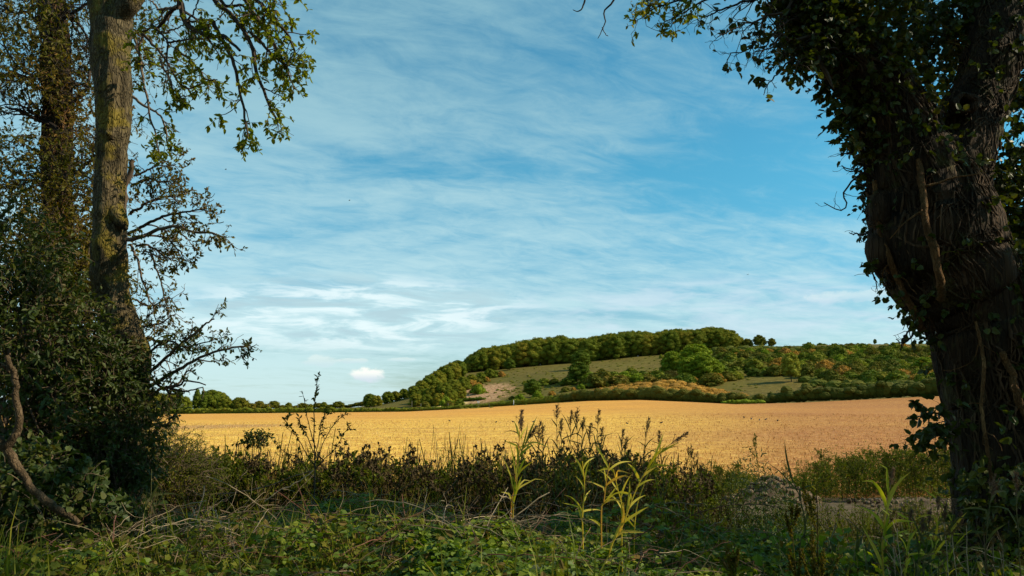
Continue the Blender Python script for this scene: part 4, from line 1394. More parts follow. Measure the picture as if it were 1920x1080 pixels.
# unseen tree added over the camera: its boughs keep the sky off the foreground
ot, ob = root_thing('unseen_shade_tree', 'unseen tree added over the viewpoint to shade the foreground', 'tree', (-1.2, -5.2, 0))
g = Geo()
OP = path([(-1.2, -5.2, -.3), (-1.1, -5.1, 1.5), (-1.0, -5.0, 3.2), (-.8, -4.8, 6), (-.6, -4.6, 9)], 30)
tubes(g, OP, np.linspace(.38, .14, 30), 14)
build(g, 'trunk', M['bark_ivy'], ot, ob, True)
leaf, wood = Geo(), Geo()
for (x_, y_, z_, rx, ry, rz, N) in [(-4.5, -2.5, 6.6, 2.8, 2.8, 1.3, 700), (0, -2.6, 7.0, 3.0, 3.0, 1.3, 800), (4.2, -2.5, 6.6, 2.8, 2.8, 1.3, 700), (-6.5, 1.2, 7.2, 2.2, 2.0, 1.2, 450), (-1.5, 1.4, 7.6, 2.6, 1.8, 1.0, 480), (2.6, 1.2, 7.4, 2.2, 1.8, 1.0, 420), (-3.5, -6.5, 4.6, 3.2, 2.0, 2.6, 600), (2.8, -6.8, 4.6, 3.2, 2.0, 2.6, 600), (-9, -2, 4.6, 2.0, 3.4, 3.0, 600), (7.4, -1.6, 4.8, 2.0, 2.6, 2.6, 520)]:
    C_, v = in_ell(N, (x_, y_, z_), (rx, ry, rz), .1)
    sprigs(None, leaf, C_, v + rng.normal(0, .6, v.shape), .5, 10, .13, 'oval', m=3)
    e_ = C_[0] * .3 + np.array([x_, y_, z_]) * .7
    Q = path([OP[14], (OP[20] + e_) / 2, e_], 12, .03, 5)
    tubes(wood, Q, np.linspace(.12, .03, 12), 7)
    C2, R2 = children(Q, np.linspace(.12, .03, 12), 9, 2.0, (.4, 1), 7, .3, 1, .2, rmin=.008)
    tubes(wood, C2, R2, 4)
build(leaf, 'crown', M['leaf_ash'], ot, ob)
build(wood, 'branch', M['twig_dark'], ot, ob)

# ---- the tall lichened tree on the left
LTk = Trunk([(232, 1190, 7.6, 62), (232, 1050, 7.6, 50), (236, 900, 7.6, 40), (238, 800, 7.6, 34), (240, 730, 7.6, 33), (240, 680, 7.6, 36), (228, 630, 7.6, 34), (214, 580, 7.6, 31), (205, 530, 7.6, 30), (203, 475, 7.6, 30), (207, 430, 7.6, 27), (210, 390, 7.6, 27), (212, 340, 7.6, 26), (213, 290, 7.6, 27), (216, 240, 7.6, 29), (215, 180, 7.6, 32), (213, 120, 7.6, 34), (211, 60, 7.6, 35), (209, 20, 7.6, 35), (206, -30, 7.6, 34), (200, -120, 7.5, 32), (190, -260, 7.4, 26), (170, -430, 7.3, 16)], 150, .004, 21)
lt, lb = root_thing('lichened_tree', 'tall grey-barked tree with yellow lichen and a knobbed trunk on the left', 'tree', LTk.P[0])
g = Geo(); LTk.mesh(g, 96, .022, 11, 12, .55, 14, .35)
build(g, 'trunk', M['bark_left'], lt, lb, True)
def stub(pts, name, mat='bark_left'):
    """short tapered boss: (px, py, depth, radius m)"""
    g = Geo()
    Q = path([at(*p_[:3]) for p_ in pts], 14)
    rad = np.interp(np.linspace(0, 1, 14), np.linspace(0, 1, len(pts)), [p_[3] for p_ in pts])
    tubes(g, Q, rad * (1 + .12 * fbm(Q * 12, 2, 3)), 14)
    V0, F0 = ico()
    g.add(Q[-1] + V0 * rad[-1] * 1.02, F0, .5)
    build(g, name, M[mat], lt, lb, True)
stub([(210, 385, 7.58, .11), (220, 405, 7.53, .09), (231, 420, 7.5, .055), (236, 428, 7.49, .022)], 'knob')
stub([(205, 470, 7.58, .10), (192, 468, 7.58, .08), (183, 464, 7.58, .045)], 'knob')
stub([(235, 620, 7.55, .13), (252, 640, 7.5, .11), (262, 648, 7.48, .07)], 'knob')
stub([(212, 262, 7.55, .09), (207, 255, 7.47, .055), (203, 250, 7.43, .03)], 'knob')
stub([(222, 30, 7.55, .12), (244, 5, 7.5, .10), (262, -25, 7.5, .09)], 'cut_limb')
stub([(200, 60, 7.6, .14), (186, 20, 7.6, .10), (176, -30, 7.6, .10), (165, -140, 7.6, .08)], 'side_limb')
# hanging sprays at the top, over the sky
def spray(parent, base_, paths, name_w, name_l, matw, matl, kc, L_, L2, nl, size, kind='oval', k2=4, grav=.25, dens=1.0, jit=.006, r1=.35, cf=1.6, droop=.3):
    for k, (pts, r_) in enumerate(paths):
        wood, leaf = Geo(), Geo()
        n_ = 26
        Q = pp(pts, n_, jit, k + 7)
        rad = np.linspace(r_, r_ * r1, n_)
        tubes(wood, Q, rad, 7)
        C_, R_ = children(Q, rad, kc, L_, (.5, 1.2), 8, .2, 1, .25, grav=grav, rmin=.003)
        tubes(wood, C_, R_, 4)
        C2, R2 = children(C_, R_, k2, L2, (.4, 1.1), 6, .25, 1, .28, grav=grav * .7, rmin=.002)
        tubes(wood, C2, R2, 3)
        if dens < 1:
            C2 = C2[rng.random(len(C2)) < dens]
        leaf_on(leaf, C2, nl, size, kind, .15, droop, cf=cf)
        build(wood, name_w, M[matw], parent, base_)
        build(leaf, 'foliage', M[matl], parent, base_)


spray(lt, lb, [
    ([(332, -40, 6.9), (337, 0, 6.9), (345, 32, 6.9), (365, 55, 6.85), (392, 66, 6.8), (420, 70, 6.75), (450, 95, 6.7)], .034),
    ([(360, -60, 6.8), (400, 0, 6.8), (440, 40, 6.75), (470, 90, 6.7), (480, 140, 6.65), (500, 190, 6.6), (520, 225, 6.6)], .026),
    ([(400, 40, 6.8), (425, 85, 6.75), (445, 130, 6.7), (450, 180, 6.7), (460, 225, 6.65), (466, 258, 6.65)], .020),
    ([(420, -60, 6.7), (470, -10, 6.7), (505, 20, 6.6), (530, 50, 6.6), (548, 85, 6.6), (552, 110, 6.6)], .020),
    ([(440, -70, 6.7), (490, -25, 6.7), (530, -8, 6.6), (565, 0, 6.6)], .018),
    ([(440, -40, 6.9), (480, 30, 6.8), (520, 90, 6.7), (540, 130, 6.7), (545, 150, 6.7)], .020),
    ([(470, 60, 6.7), (500, 100, 6.7), (525, 120, 6.65), (545, 112, 6.6)], .014),
    ([(380, -40, 6.9), (420, 10, 6.9), (460, 15, 6.8), (500, 60, 6.8)], .020)],
    'branch', 'leafy_spray', 'twig', 'leaf_ash', 11, .36, .17, 6, .05, grav=.18, dens=.9)
spray(lt, lb, [
    ([(335, 8, 6.9), (318, 24, 6.95), (303, 48, 7.0), (285, 52, 7.1), (262, 62, 7.2)], .022),
    ([(283, 48, 7.0), (300, 65, 6.95), (312, 85, 6.9), (310, 120, 6.9), (320, 160, 6.9)], .013),
    ([(303, 62, 7.0), (335, 52, 6.9), (350, 40, 6.9)], .010),
    ([(335, 15, 6.9), (300, 15, 7.0), (280, 0, 7.1)], .016),
    ([(312, 80, 6.9), (340, 72, 6.9), (372, 72, 6.8), (400, 68, 6.8)], .011),
    ([(350, 50, 6.9), (362, 30, 6.8), (372, 5, 6.8), (378, -20, 6.8)], .010)],
    'branch', 'leafy_spray', 'twig', 'leaf_ash', 7, .26, .15, 4, .048, dens=.55, grav=.3)
# leaf curtain right of the upper trunk
spray(lt, lb, [
    ([(250, 60, 7.4), (262, 110, 7.3), (275, 170, 7.2), (285, 240, 7.2), (300, 290, 7.1)], .016),
    ([(262, 62, 7.3), (290, 90, 7.2), (318, 130, 7.1), (345, 165, 7.0), (385, 155, 7.0)], .016),
    ([(250, 180, 7.4), (275, 200, 7.3), (300, 215, 7.2), (312, 260, 7.2), (322, 300, 7.2)], .014),
    ([(330, 90, 7.0), (365, 120, 7.0), (392, 150, 6.9), (408, 150, 6.9)], .012),
    ([(270, 60, 7.3), (262, 90, 7.3), (270, 130, 7.3)], .012),
    ([(300, 110, 7.0), (320, 150, 7.0), (330, 180, 7.0), (352, 180, 7.0)], .012)],
    'branch', 'leafy_spray', 'twig', 'leaf_ash', 9, .26, .14, 6, .045, dens=.8, grav=.2)

# hawthorn reaching right from behind the trunk
ht, hb_ = root_thing('hawthorn_tree', 'thorny small-leaved tree reaching right out from behind the lichened trunk', 'tree', at(225, 900, 8.0))
stm = Geo()
HS = Trunk([(228, 1150, 8.1, 12), (222, 950, 8.1, 10), (222, 800, 8.1, 9), (226, 700, 8.1, 8), (222, 600, 8.1, 7), (216, 500, 8.1, 6), (216, 430, 8.1, 5), (226, 350, 8.1, 4), (250, 300, 8.1, 3)], 60, .01, 5)
HS.mesh(stm, 16, .01, 9, 3)
build(stm, 'trunk', M['twig'], ht, hb_, True)
spray(ht, hb_, [
    ([(238, 450, 8.0), (270, 442, 7.7), (300, 430, 7.5), (330, 424, 7.4), (360, 432, 7.4), (400, 440, 7.3), (418, 446, 7.3)], .022),
    ([(240, 440, 8.0), (275, 420, 7.7), (310, 405, 7.5), (345, 398, 7.4), (385, 392, 7.4)], .018),
    ([(245, 400, 8.0), (280, 380, 7.8), (315, 370, 7.7), (338, 385, 7.6)], .015),
    ([(248, 350, 8.0), (280, 335, 7.8), (305, 340, 7.7), (325, 345, 7.6)], .014),
    ([(252, 330, 8.0), (280, 315, 7.8), (300, 310, 7.7), (330, 308, 7.6)], .012),
    ([(255, 460, 7.9), (285, 465, 7.7), (310, 480, 7.6), (320, 486, 7.5)], .013),
    ([(250, 445, 7.9), (300, 450, 7.6), (330, 470, 7.4), (350, 490, 7.3)], .012)],
    'branch', 'foliage', 'twig', 'leaf_haw', 14, .30, .15, 6, .036, dens=1, grav=0.02)
spray(ht, hb_, [
    ([(245, 460, 7.9), (262, 500, 7.8), (280, 560, 7.7), (292, 600, 7.6)], .014),
    ([(280, 470, 7.7), (295, 520, 7.6), (310, 570, 7.6), (318, 600, 7.5)], .010),
    ([(255, 560, 7.9), (280, 575, 7.7), (305, 565, 7.6), (320, 560, 7.5)], .010),
    ([(250, 620, 7.9), (285, 610, 7.7), (310, 600, 7.5), (330, 590, 7.5)], .013)],
    'branch', 'foliage', 'twig', 'leaf_haw', 9, .28, .13, 4, .036, dens=.6, grav=.15)
spray(ht, hb_, [
    ([(250, 720, 7.9), (290, 690, 7.6), (325, 660, 7.4), (350, 635, 7.3), (380, 610, 7.2), (402, 598, 7.2)], .018),
    ([(255, 740, 7.9), (300, 712, 7.6), (340, 690, 7.4), (380, 668, 7.3), (425, 655, 7.2), (470, 648, 7.2)], .020),
    ([(250, 690, 7.9), (285, 660, 7.7), (315, 640, 7.5), (350, 655, 7.4), (395, 640, 7.3)], .015),
    ([(255, 760, 7.9), (295, 735, 7.6), (330, 720, 7.4), (345, 705, 7.4), (362, 690, 7.3)], .016),
    ([(255, 650, 7.9), (280, 630, 7.7), (305, 645, 7.6), (330, 640, 7.5)], .013)],
    'branch', 'foliage', 'twig', 'leaf_dark', 12, .27, .14, 5, .038, dens=.85, grav=0.03)
spray(ht, hb_, [
    ([(260, 700, 7.8), (290, 715, 7.6), (320, 735, 7.4), (335, 745, 7.4)], .016),
    ([(255, 730, 7.8), (285, 750, 7.6), (310, 770, 7.5), (320, 790, 7.4)], .014),
    ([(250, 780, 7.9), (275, 790, 7.5), (300, 800, 7.4), (318, 792, 7.3), (330, 780, 7.2)], .011)],
    'branch', 'foliage', 'twig', 'leaf_dark', 8, .20, .12, 4, .04, dens=.75, grav=0.05)
g = Geo()
for k, (pts, r_) in enumerate([([(318, 728), (338, 722), (345, 714), (362, 716), (386, 722)], .012), ([(318, 728), (345, 732), (358, 730), (381, 726)], .010), ([(381, 727), (381, 740), (377, 752)], .006), ([(352, 731), (356, 740)], .005), ([(420, 415), (400, 418), (388, 422), (372, 417)], .004), ([(270, 470), (300, 480), (325, 486)], .008), ([(340, 485), (355, 492), (369, 494)], .005), ([(300, 440), (315, 465), (320, 486)], .006)]):
    Q = pp([(a, b, 7.3) for a, b in pts], 16, .003, k)
    g = Geo()
    tubes(g, Q, np.linspace(r_, r_ * .45, 16), 6)
    build(g, 'dead_twig', M['twig'], ht, hb_)

# second trunk, shaggy with ivy, behind
BTk = Trunk([(110, 1100, 9.5, 30), (108, 900, 9.5, 26), (112, 700, 9.5, 25), (112, 500, 9.5, 24), (112, 350, 9.5, 23), (108, 220, 9.5, 23), (103, 100, 9.5, 22), (97, 0, 9.5, 21), (92, -150, 9.5, 18), (85, -350, 9.5, 12)], 90, .008, 31)
bt, bb = root_thing('ivied_tree', 'slim upright tree shaggy with brown ivy standing behind the lichened tree', 'tree', BTk.P[0])
g = Geo(); BTk.mesh(g, 40, .03, 8, 5, .5, 8); build(g, 'trunk', M['bark_ivy'], bt, bb, True)
g = Geo(); BTk.vines(g, 120, .004, .014, 26, 0, .95, .14, lmin=.1, lmax=.4); tag(build(g, 'vine_mesh', M['ivy_stem'], bt, bb, True), kind='stuff')
leaf, wood = Geo(), Geo()
t_ = rng.uniform(.05, .95, 420); a_ = rng.uniform(0, 6.28, 420)
Pq, d_ = BTk.surf(t_, a_, rng.uniform(0, .10, 420))
sprigs(wood, leaf, Pq, d_ + rng.normal(0, .5, d_.shape), .18, 6, .05, 'round')
build(leaf, 'ivy', M['leaf_olive'], bt, bb)
leaf = Geo()
for (px, py, Yd, rx, rz, N) in [(60, 40, 9.3, .9, .55, 380), (170, 60, 9.8, .6, .8, 420), (30, 190, 9.2, .7, .6, 420), (150, 200, 9.4, .55, .6, 420), (60, 320, 9.0, .8, .6, 620), (175, 330, 9.3, .35, .6, 340), (280, 90, 9.9, .45, .6, 200), (130, 420, 9.0, .6, .5, 420), (20, 60, 8.6, .5, .6, 260)]:
    C_, v = in_ell(N, at(px, py, Yd), (rx, .8, rz))
    C_ = C_[fbm(C_ * 2.2, 2, 4) > (-.02 if py < 260 else -.2)]
    v = unit(rng.normal(size=C_.shape))
    sprigs(wood, leaf, C_, v, .34, 6, .05, 'oval', m=5, wander=.35)
for k, pts in enumerate([[(100, 60), (60, 30), (0, 10)], [(105, 150), (50, 130), (-20, 150)], [(110, 40), (150, 20), (190, -20)], [(108, 60), (140, 50), (170, 90)], [(110, 250), (60, 220), (10, 200)], [(112, 330), (150, 300), (180, 270)], [(112, 420), (60, 350), (20, 340)], [(100, 20), (70, -10), (20, -40)], [(112, 200), (140, 170), (165, 150), (175, 110)]]):
    Q = pp([(a, b, 9.3) for a, b in pts], 18, .02, k + 140)
    rad = np.linspace(.035, .01, 18)
    tubes(wood, Q, rad, 6)
    C_, R_ = children(Q, rad, 12, .7, (.4, 1.1), 8, .15, 1, .25, rmin=.004)
    tubes(wood, C_, R_, 4)
    C2, R2 = children(C_, R_, 7, .38, (.4, 1.1), 6, .2, 1, .3, rmin=.003)
    tubes(wood, C2, R2, 3)
build(leaf, 'crown', M['leaf_haw'], bt, bb)
build(wood, 'branch', M['twig_dark'], bt, bb)


def shrub(name, label, cat, foot, ells, N, L, nl, size, kind, mat, matw='twig', nstem=9, cut=-.3, cf=2.4, group=None, r0=.02, shell=0.0, dz=0.0):
    """foot (px, depth); ells: (px, py, depth, rx, ry, rz)"""
    f0 = ground_at(foot[0], foot[1])
    root = thing(name, label, cat, f0, 0, group)
    wood, leaf = Geo(), Geo()
    vol = np.array([e[3] * e[4] * e[5] for e in ells]); vol = vol / vol.sum()
    for e, v_ in zip(ells, vol):
        c_ = at(e[0], e[1], e[2])
        C_, v = in_ell(max(8, int(N * v_)), c_, e[3:6], shell)
        C_ = C_[fbm(C_ * cf, 2, 14) > cut]
        v = unit(C_ - c_) + rng.normal(0, .6, C_.shape) + (0, 0, .25)
        sprigs(wood, leaf, C_, v, L, nl, size, kind, m=4, cf=1.8)
        for _ in range(nstem):
            tip = C_[rng.integers(len(C_))]
            mid_ = f0 * .5 + tip * .5 + rng.normal(0, .15, 3) - (tip - f0) * np.array([.2, .2, 0])
            Q = path([f0 + rng.normal(0, .06, 3) * (1, 1, 0), mid_, tip], 14, .012, int(rng.integers(999)))
            rad = np.linspace(r0, r0 * .2, 14)
            tubes(wood, Q, rad, 6)
            C2, R2 = children(Q, rad, 6, L * 1.6, (.4, 1.1), 6, .3, 1, .3, rmin=.002)
            tubes(wood, C2, R2, 3)
    build(wood, 'stem', M[matw], root, f0)
    build(leaf, 'foliage', M[mat], root, f0)
    return root


shrub('shrub', 'tall dense olive-green shrub filling the left edge behind the ivied trunk', 'shrub', (70, 8.6), [(40, 560, 8.6, .9, .7, .9), (150, 620, 8.6, .55, .6, .8), (60, 760, 8.4, 1.0, .7, .8), (170, 500, 8.8, .3, .5, .5), (110, 470, 8.8, .5, .5, .4)], 3600, .28, 9, .045, 'oval', 'leaf_olive', cut=-.45)
shrub('shrub', 'dark glossy-leaved shrub in front at the far left edge', 'shrub', (20, 6.8), [(20, 480, 6.9, .42, .4, .42), (60, 620, 6.8, .5, .4, .5), (20, 780, 6.6, .5, .45, .5)], 1500, .24, 9, .052, 'oval', 'leaf_dark', cut=-.25)
shrub('shrub', 'dark shrub crowding round the foot of the lichened trunk', 'shrub', (190, 7.2), [(175, 760, 7.2, .42, .35, .55), (225, 840, 7.1, .30, .3, .35), (150, 900, 7.0, .5, .4, .35), (200, 690, 7.3, .28, .25, .3)], 1700, .22, 9, .045, 'oval', 'leaf_dark', cut=-.3)
shrub('shrub', 'low leafy shrub in the bottom left corner under the dead branch', 'shrub', (60, 5.6), [(40, 930, 5.6, .5, .4, .3), (130, 1000, 5.5, .5, .4, .22)], 950, .18, 8, .045, 'round', 'leaf_dark', cut=-.3, nstem=6)
shrub('shrub', 'sunlit yellow-green weedy bush at the left end of the weed bank', 'shrub', (330, 8.6), [(290, 850, 8.6, .40, .35, .32), (350, 880, 8.6, .30, .35, .2), (320, 900, 8.2, .5, .4, .3), (250, 880, 8.2, .3, .3, .3)], 1300, .2, 8, .034, 'lance', 'leaf_weed', cut=-.5)
shrub('shrub', 'small dark green bush standing alone above the weeds at the left of the field', 'shrub', (486, 9.5), [(478, 824, 9.5, .09, .08, .06), (495, 819, 9.5, .07, .08, .05), (458, 830, 9.5, .06, .08, .03)], 90, .08, 7, .035, 'oval', 'leaf_dark', cut=-.9, nstem=3, r0=.008)
# slender sapling standing over the field
sp_, sb_ = root_thing('sapling', 'slender leafy sapling rising alone above the field, its top against the sky', 'sapling', at(592, 900, 7.6))
wood, leaf = Geo(), Geo()
for k, (pts, r_, nl, sz) in enumerate([([(588, 960), (590, 860), (590, 800), (593, 750), (597, 700)], .008, 60, .055), ([(588, 830), (578, 790), (572, 760), (566, 733)], .005, 16, .05), ([(590, 870), (560, 820), (545, 800), (532, 785)], .005, 26, .05), ([(590, 870), (610, 820), (628, 795), (645, 778)], .005, 30, .05), ([(590, 880), (630, 840), (645, 815), (655, 800)], .005, 26, .05),
                                      ([(590, 860), (600, 810), (606, 785), (612, 770)], .005, 26, .05), ([(588, 850), (575, 815), (565, 800), (560, 780)], .005, 22, .05), ([(592, 900), (560, 860), (540, 850), (520, 835)], .005, 22, .05)]):
    Q = pp([(a, b, 7.6) for a, b in pts], 18, .004, k + 40)
    rad = np.linspace(r_, .002, 18)
    tubes(wood, Q, rad, 5)
    if k > 1:
        C_, R_ = children(Q, rad, 5, .16, (.4, .9), 5, .2, .9, .2, rmin=.0015)
        tubes(wood, C_, R_, 3)
        leaf_on(leaf, C_, 6, sz * .62, 'oval', .2, .1)
    leaf_on(leaf, Q, nl, sz * .72, 'lance' if k % 2 else 'oval', .35 if k == 0 else .3, .15)
build(wood, 'stem', M['twig_dark'], sp_, sb_)
build(leaf, 'foliage', M['leaf_dark'], sp_, sb_)

# fallen dead branch, bottom left
dz_, db_ = root_thing('dead_branch', 'mottled broken branch leaning down through the leaves at the bottom left', 'branch', at(60, 950, 5.1))
g = Geo()
for k, (pts, r_) in enumerate([([(-30, 800), (12, 836), (38, 878), (62, 916), (92, 940), (118, 960), (148, 982)], .027), ([(12, 838), (34, 800), (30, 740), (26, 705), (12, 668)], .022), ([(0, 683), (18, 697), (32, 712)], .012), ([(12, 836), (22, 815), (30, 800)], .02)]):
    Q = pp([(a, b, 5.1) for a, b in pts], 34, .004, k + 60)
    tubes(g, Q, r_ * (1 + .25 * fbm(Q * 8, 3, k)) * np.linspace(1.1, .75, 34), 10)
build(g, 'dead_branch', M['cut_wood'], dz_, db_, True).name = 'wood'

# ------------------------------------------------------------------ foreground plants
def canopy_h(x, y):
    """height of the bramble surface above the ground"""
    n_ = fbm(np.stack([x * .8, y * .8, x * 0], -1), 3, 44)
    h = .96 + .34 * n_ + .12 * fbm(np.stack([x * 3, y * 3, x * 0], -1), 2, 45)
    u_ = x / y
    h = h * np.interp(u_, [-.7, -.3, .15, .25, .45, .7], [.95, 1, 1, .85, .70, .68])
    return h * np.interp(y, [1.5, 3.2, 7.8, 8.8], [.35, 1, 1, .6])


def scatter_uy(n, y0, y1, u0=-.75, u1=.75, pw=1.0):
    y = y0 + (y1 - y0) * rng.random(n) ** pw
    return rng.uniform(u0, u1, n) * y, y


leaf, wood = Geo(), Geo()
n_ = 52000
x_, y_ = scatter_uy(n_, 3.2, 8.8)
dpt = rng.exponential(.10, n_)
P0 = np.stack([x_, y_, tz(x_, y_) + np.maximum(.03, canopy_h(x_, y_) - dpt)], -1)
patch = fbm(P0 * .9, 2, 61)
keep = (rng.random(n_) < np.clip(.50 + patch * 1.9, .06, 1))
P0 = P0[keep]
n_ = len(P0)
az = rng.uniform(0, 6.28, n_)
nn = unit(np.stack([rng.normal(0, .45, n_), rng.normal(-.25, .45, n_), np.ones(n_)], -1))
sz = rng.uniform(.026, .060, n_) * (1 + .35 * fbm(P0 * .8, 2, 77))
rn = np.clip(.5 + .35 * fbm(P0 * 1.1, 2, 71) + rng.normal(0, .17, n_), 0, 1)
for da, k_ in ((0, 1.0), (1.25, .85), (-1.25, .85)):
    d_ = np.stack([np.cos(az + da), np.sin(az + da), rng.normal(-.15, .12, n_)], -1)
    leaves(leaf, P0 + d_ * .008, d_, nn + rng.normal(0, .25, nn.shape), sz * k_, 'round', rnd=rn)
tag(build(leaf, 'bramble_leaves', M['leaf_bramble']), 'green bramble leaves massed over the foreground', 'brambles', kind='stuff')
# other plants mixed in: small leaves, grass blades, brown dead leaves
for (cnt, kd_, s0_, s1_, mt_, nm, lb_, ct_, dz0) in ((16000, 'lobed', .02, .05, 'leaf_weed', 'mixed_leaves', 'small dull leaves mixed into the brambles', 'ground cover', .22), (9000, 'oval', .03, .06, 'dry_weed', 'dead_leaves', 'brown dead leaves caught among the brambles', 'dead leaves', .18), (9000, 'grass', .2, .5, 'grass', 'grass', 'thin grass blades growing through the brambles', 'grass', .35)):
    g = Geo()
    x_, y_ = scatter_uy(cnt, 3.2, 8.8)
    P0 = np.stack([x_, y_, tz(x_, y_) + np.maximum(.02, canopy_h(x_, y_) - rng.exponential(dz0 * .5, cnt) - (dz0 * .6 if kd_ == 'grass' else -.01))], -1)
    P0 = P0[(fbm(P0 * 1.3, 2, 91 + cnt % 7) > -.15)]
    k = len(P0)
    D_ = rng.normal(size=(k, 3)) * ((.35, .35, 0) if kd_ == 'grass' else (1, 1, .5)) + ((0, 0, 1) if kd_ == 'grass' else (0, 0, 0))
    leaves(g, P0, D_, rng.normal(size=(k, 3)) + (0, -.2, .6), rng.uniform(s0_, s1_, k), kd_)
    tag(build(g, nm, M[mt_]), lb_, ct_, kind='stuff')
# arching canes under and over them
def canes(n, mat, name, label, r0, r1, L0, L1, ys=(4.2, 8.4), us=(-.72, .72), lift=.05, kind='stuff', straight=.12):
    g = Geo()
    x_, y_ = scatter_uy(n, *ys, *us)
    z0 = tz(x_, y_) + canopy_h(x_, y_) - rng.uniform(.0, .18, n) + lift
    m_ = 12
    a = rng.uniform(0, 6.28, n)
    L_ = rng.uniform(L0, L1, n)
    q = np.linspace(-.5, .5, m_)
    P_ = np.zeros((n, m_, 3))
    bend = rng.normal(0, .5, n)
    aa = a[:, None] + bend[:, None] * q[None]
    P_[..., 0] = x_[:, None] + np.cumsum(np.cos(aa), 1) * (L_ / m_)[:, None]
    P_[..., 1] = y_[:, None] + np.cumsum(np.sin(aa), 1) * (L_ / m_)[:, None]
    arch = rng.uniform(.05, .5, n) * L_
    tilt = rng.normal(0, .35, n) * L_
    P_[..., 2] = z0[:, None] + arch[:, None] * (.12 - q[None] ** 2) + tilt[:, None] * q[None] + np.cumsum(rng.normal(0, straight * .03, (n, m_)), 1)
    P_ += rng.normal(0, .004, P_.shape)
    rad = rng.uniform(r0, r1, n)
    R_ = rad[:, None] * np.linspace(1, .5, m_)[None]
    tubes(g, P_, R_, 4)
    C_, R2 = children(P_, R_, 3, .22, (.4, 1.1), 5, .1, 1, .25, rmin=.001)
    tubes(g, C_, R2, 3)
    return tag(build(g, name, M[mat]), label, 'dead stems', kind=kind)


canes(420, 'dead', 'dry_canes', 'tangle of pale dry bramble canes lying over the leaves', .0012, .0036, .3, 1.0)
canes(70, 'dead', 'dry_canes', 'dense nest of pale broken canes right of the bottom middle', .002, .0045, .3, .8, (4.6, 6.2), (-.10, .0), .06)
canes(90, 'dead', 'dry_canes', 'dense nest of pale broken canes left of the bottom middle', .002, .0045, .3, .8, (4.8, 6.6), (-.46, -.32), .04)
canes(500, 'redcane', 'bramble_canes', 'reddish living bramble canes threaded through the leaves', .0015, .004, .4, 1.1, lift=-.03)
for k, (pts, r_, lab) in enumerate([
        ([(408, 928, 6.0), (470, 918, 5.9), (520, 905, 5.8), (588, 882, 5.7)], .008, 'long straight dead stick slanting up to the right, left of the middle foreground'),
        ([(495, 940, 5.6), (530, 920, 5.6), (560, 903, 5.6), (588, 881, 5.6)], .007, 'pale stick with a snapped end pointing up right, left of the middle foreground'),
        ([(430, 930, 6.0), (450, 900, 6.0), (470, 874, 6.0)], .005, 'short thin stick standing up left of the long slanting sticks'),
        ([(722, 992, 5.3), (750, 970, 5.3), (770, 954, 5.3), (800, 943, 5.3), (835, 948, 5.3), (870, 960, 5.3), (890, 968, 5.3)], .007, 'pale bramble cane arching over the leaves at the bottom middle'),
        ([(785, 998, 5.2), (770, 970, 5.2), (772, 958, 5.2), (782, 962, 5.2), (785, 975, 5.2)], .003, 'thin looped dry tendril under the arching cane'),
        ([(875, 1070, 4.9), (890, 1030, 4.9), (905, 1008, 4.9), (930, 1000, 4.9)], .008, 'thick pale forked cane at the bottom middle'),
        ([(880, 955, 5.6), (888, 944, 5.6), (894, 936, 5.6)], .005, 'short snapped white twig upright beside the arching cane'),
        ([(1190, 1075, 4.9), (1200, 1050, 4.9), (1215, 1034, 4.9), (1235, 1032, 4.9)], .009, 'purplish curved cane hooking over at the bottom right of the reeds')]):
    Q = pp(pts, 20, .003, k + 11)
    root = thing('dead_stick', lab, 'stick', Q[0])
    g = Geo()
    rad = np.linspace(r_ * .6, r_ * .45, 20)
    tubes(g, Q, rad, 7)
    build(g, 'shaft', M['redcane' if 'purplish' in lab else 'dead'], root, Q[0], True)
    g = Geo()
    C_, R_ = children(Q, rad, 3, .14, (.4, .9), 6, .2, .9, .2, rmin=.0014)
    tubes(g, C_, R_, 4)
    build(g, 'side_twig', M['dead'], root, Q[0], True)

# undergrowth: the dark mass of stalks and small leaves behind the brambles
g = Geo()
n_ = 15000
x_, y_ = scatter_uy(n_, 8.3, 12.2, -.75, .75)
u_ = x_ / y_
hmax = np.interp(u_, [-.7, -.5, -.3, .18, .235, .28, .7], [1.75, 1.65, 1.58, 1.52, 1.25, .7, .75]) + .12 * fbm(np.stack([x_, y_, x_ * 0], -1), 2, 81)
hmax = hmax * np.interp(y_, [8.3, 8.8, 9.6], [.45, .7, 1])
h_ = hmax * rng.uniform(.62, 1.02, n_)
z_ = tz(x_, y_)
P0 = np.stack([x_, y_, z_ - .05], -1)
D_ = np.stack([rng.normal(0, .17, n_), rng.normal(0, .17, n_), np.ones(n_)], -1)
leaves(g, P0, D_, rng.normal(size=(n_, 3)) * (1, 1, .1), h_, 'stalk')
tag(build(g, 'weed_stalks', M['dry_weed']), 'brown upright stalks of the weed bank between the brambles and the field', 'weeds', kind='stuff')
g = Geo()
n2 = 240000
ix = rng.integers(0, n_, n2)
tt_ = rng.uniform(.12, .97, n2) ** .8
P1 = P0[ix] + D_[ix] * (h_[ix] * tt_)[:, None] * .93 + rng.normal(0, .035, (n2, 3))
leaves(g, P1, rng.normal(size=(n2, 3)) + (0, 0, .2), rng.normal(size=(n2, 3)) + (0, 0, .8), rng.uniform(.03, .07, n2), 'lance')
tag(build(g, 'undergrowth', M['leaf_weed']), 'dull green leafy undergrowth filling the weed bank', 'undergrowth', kind='stuff')
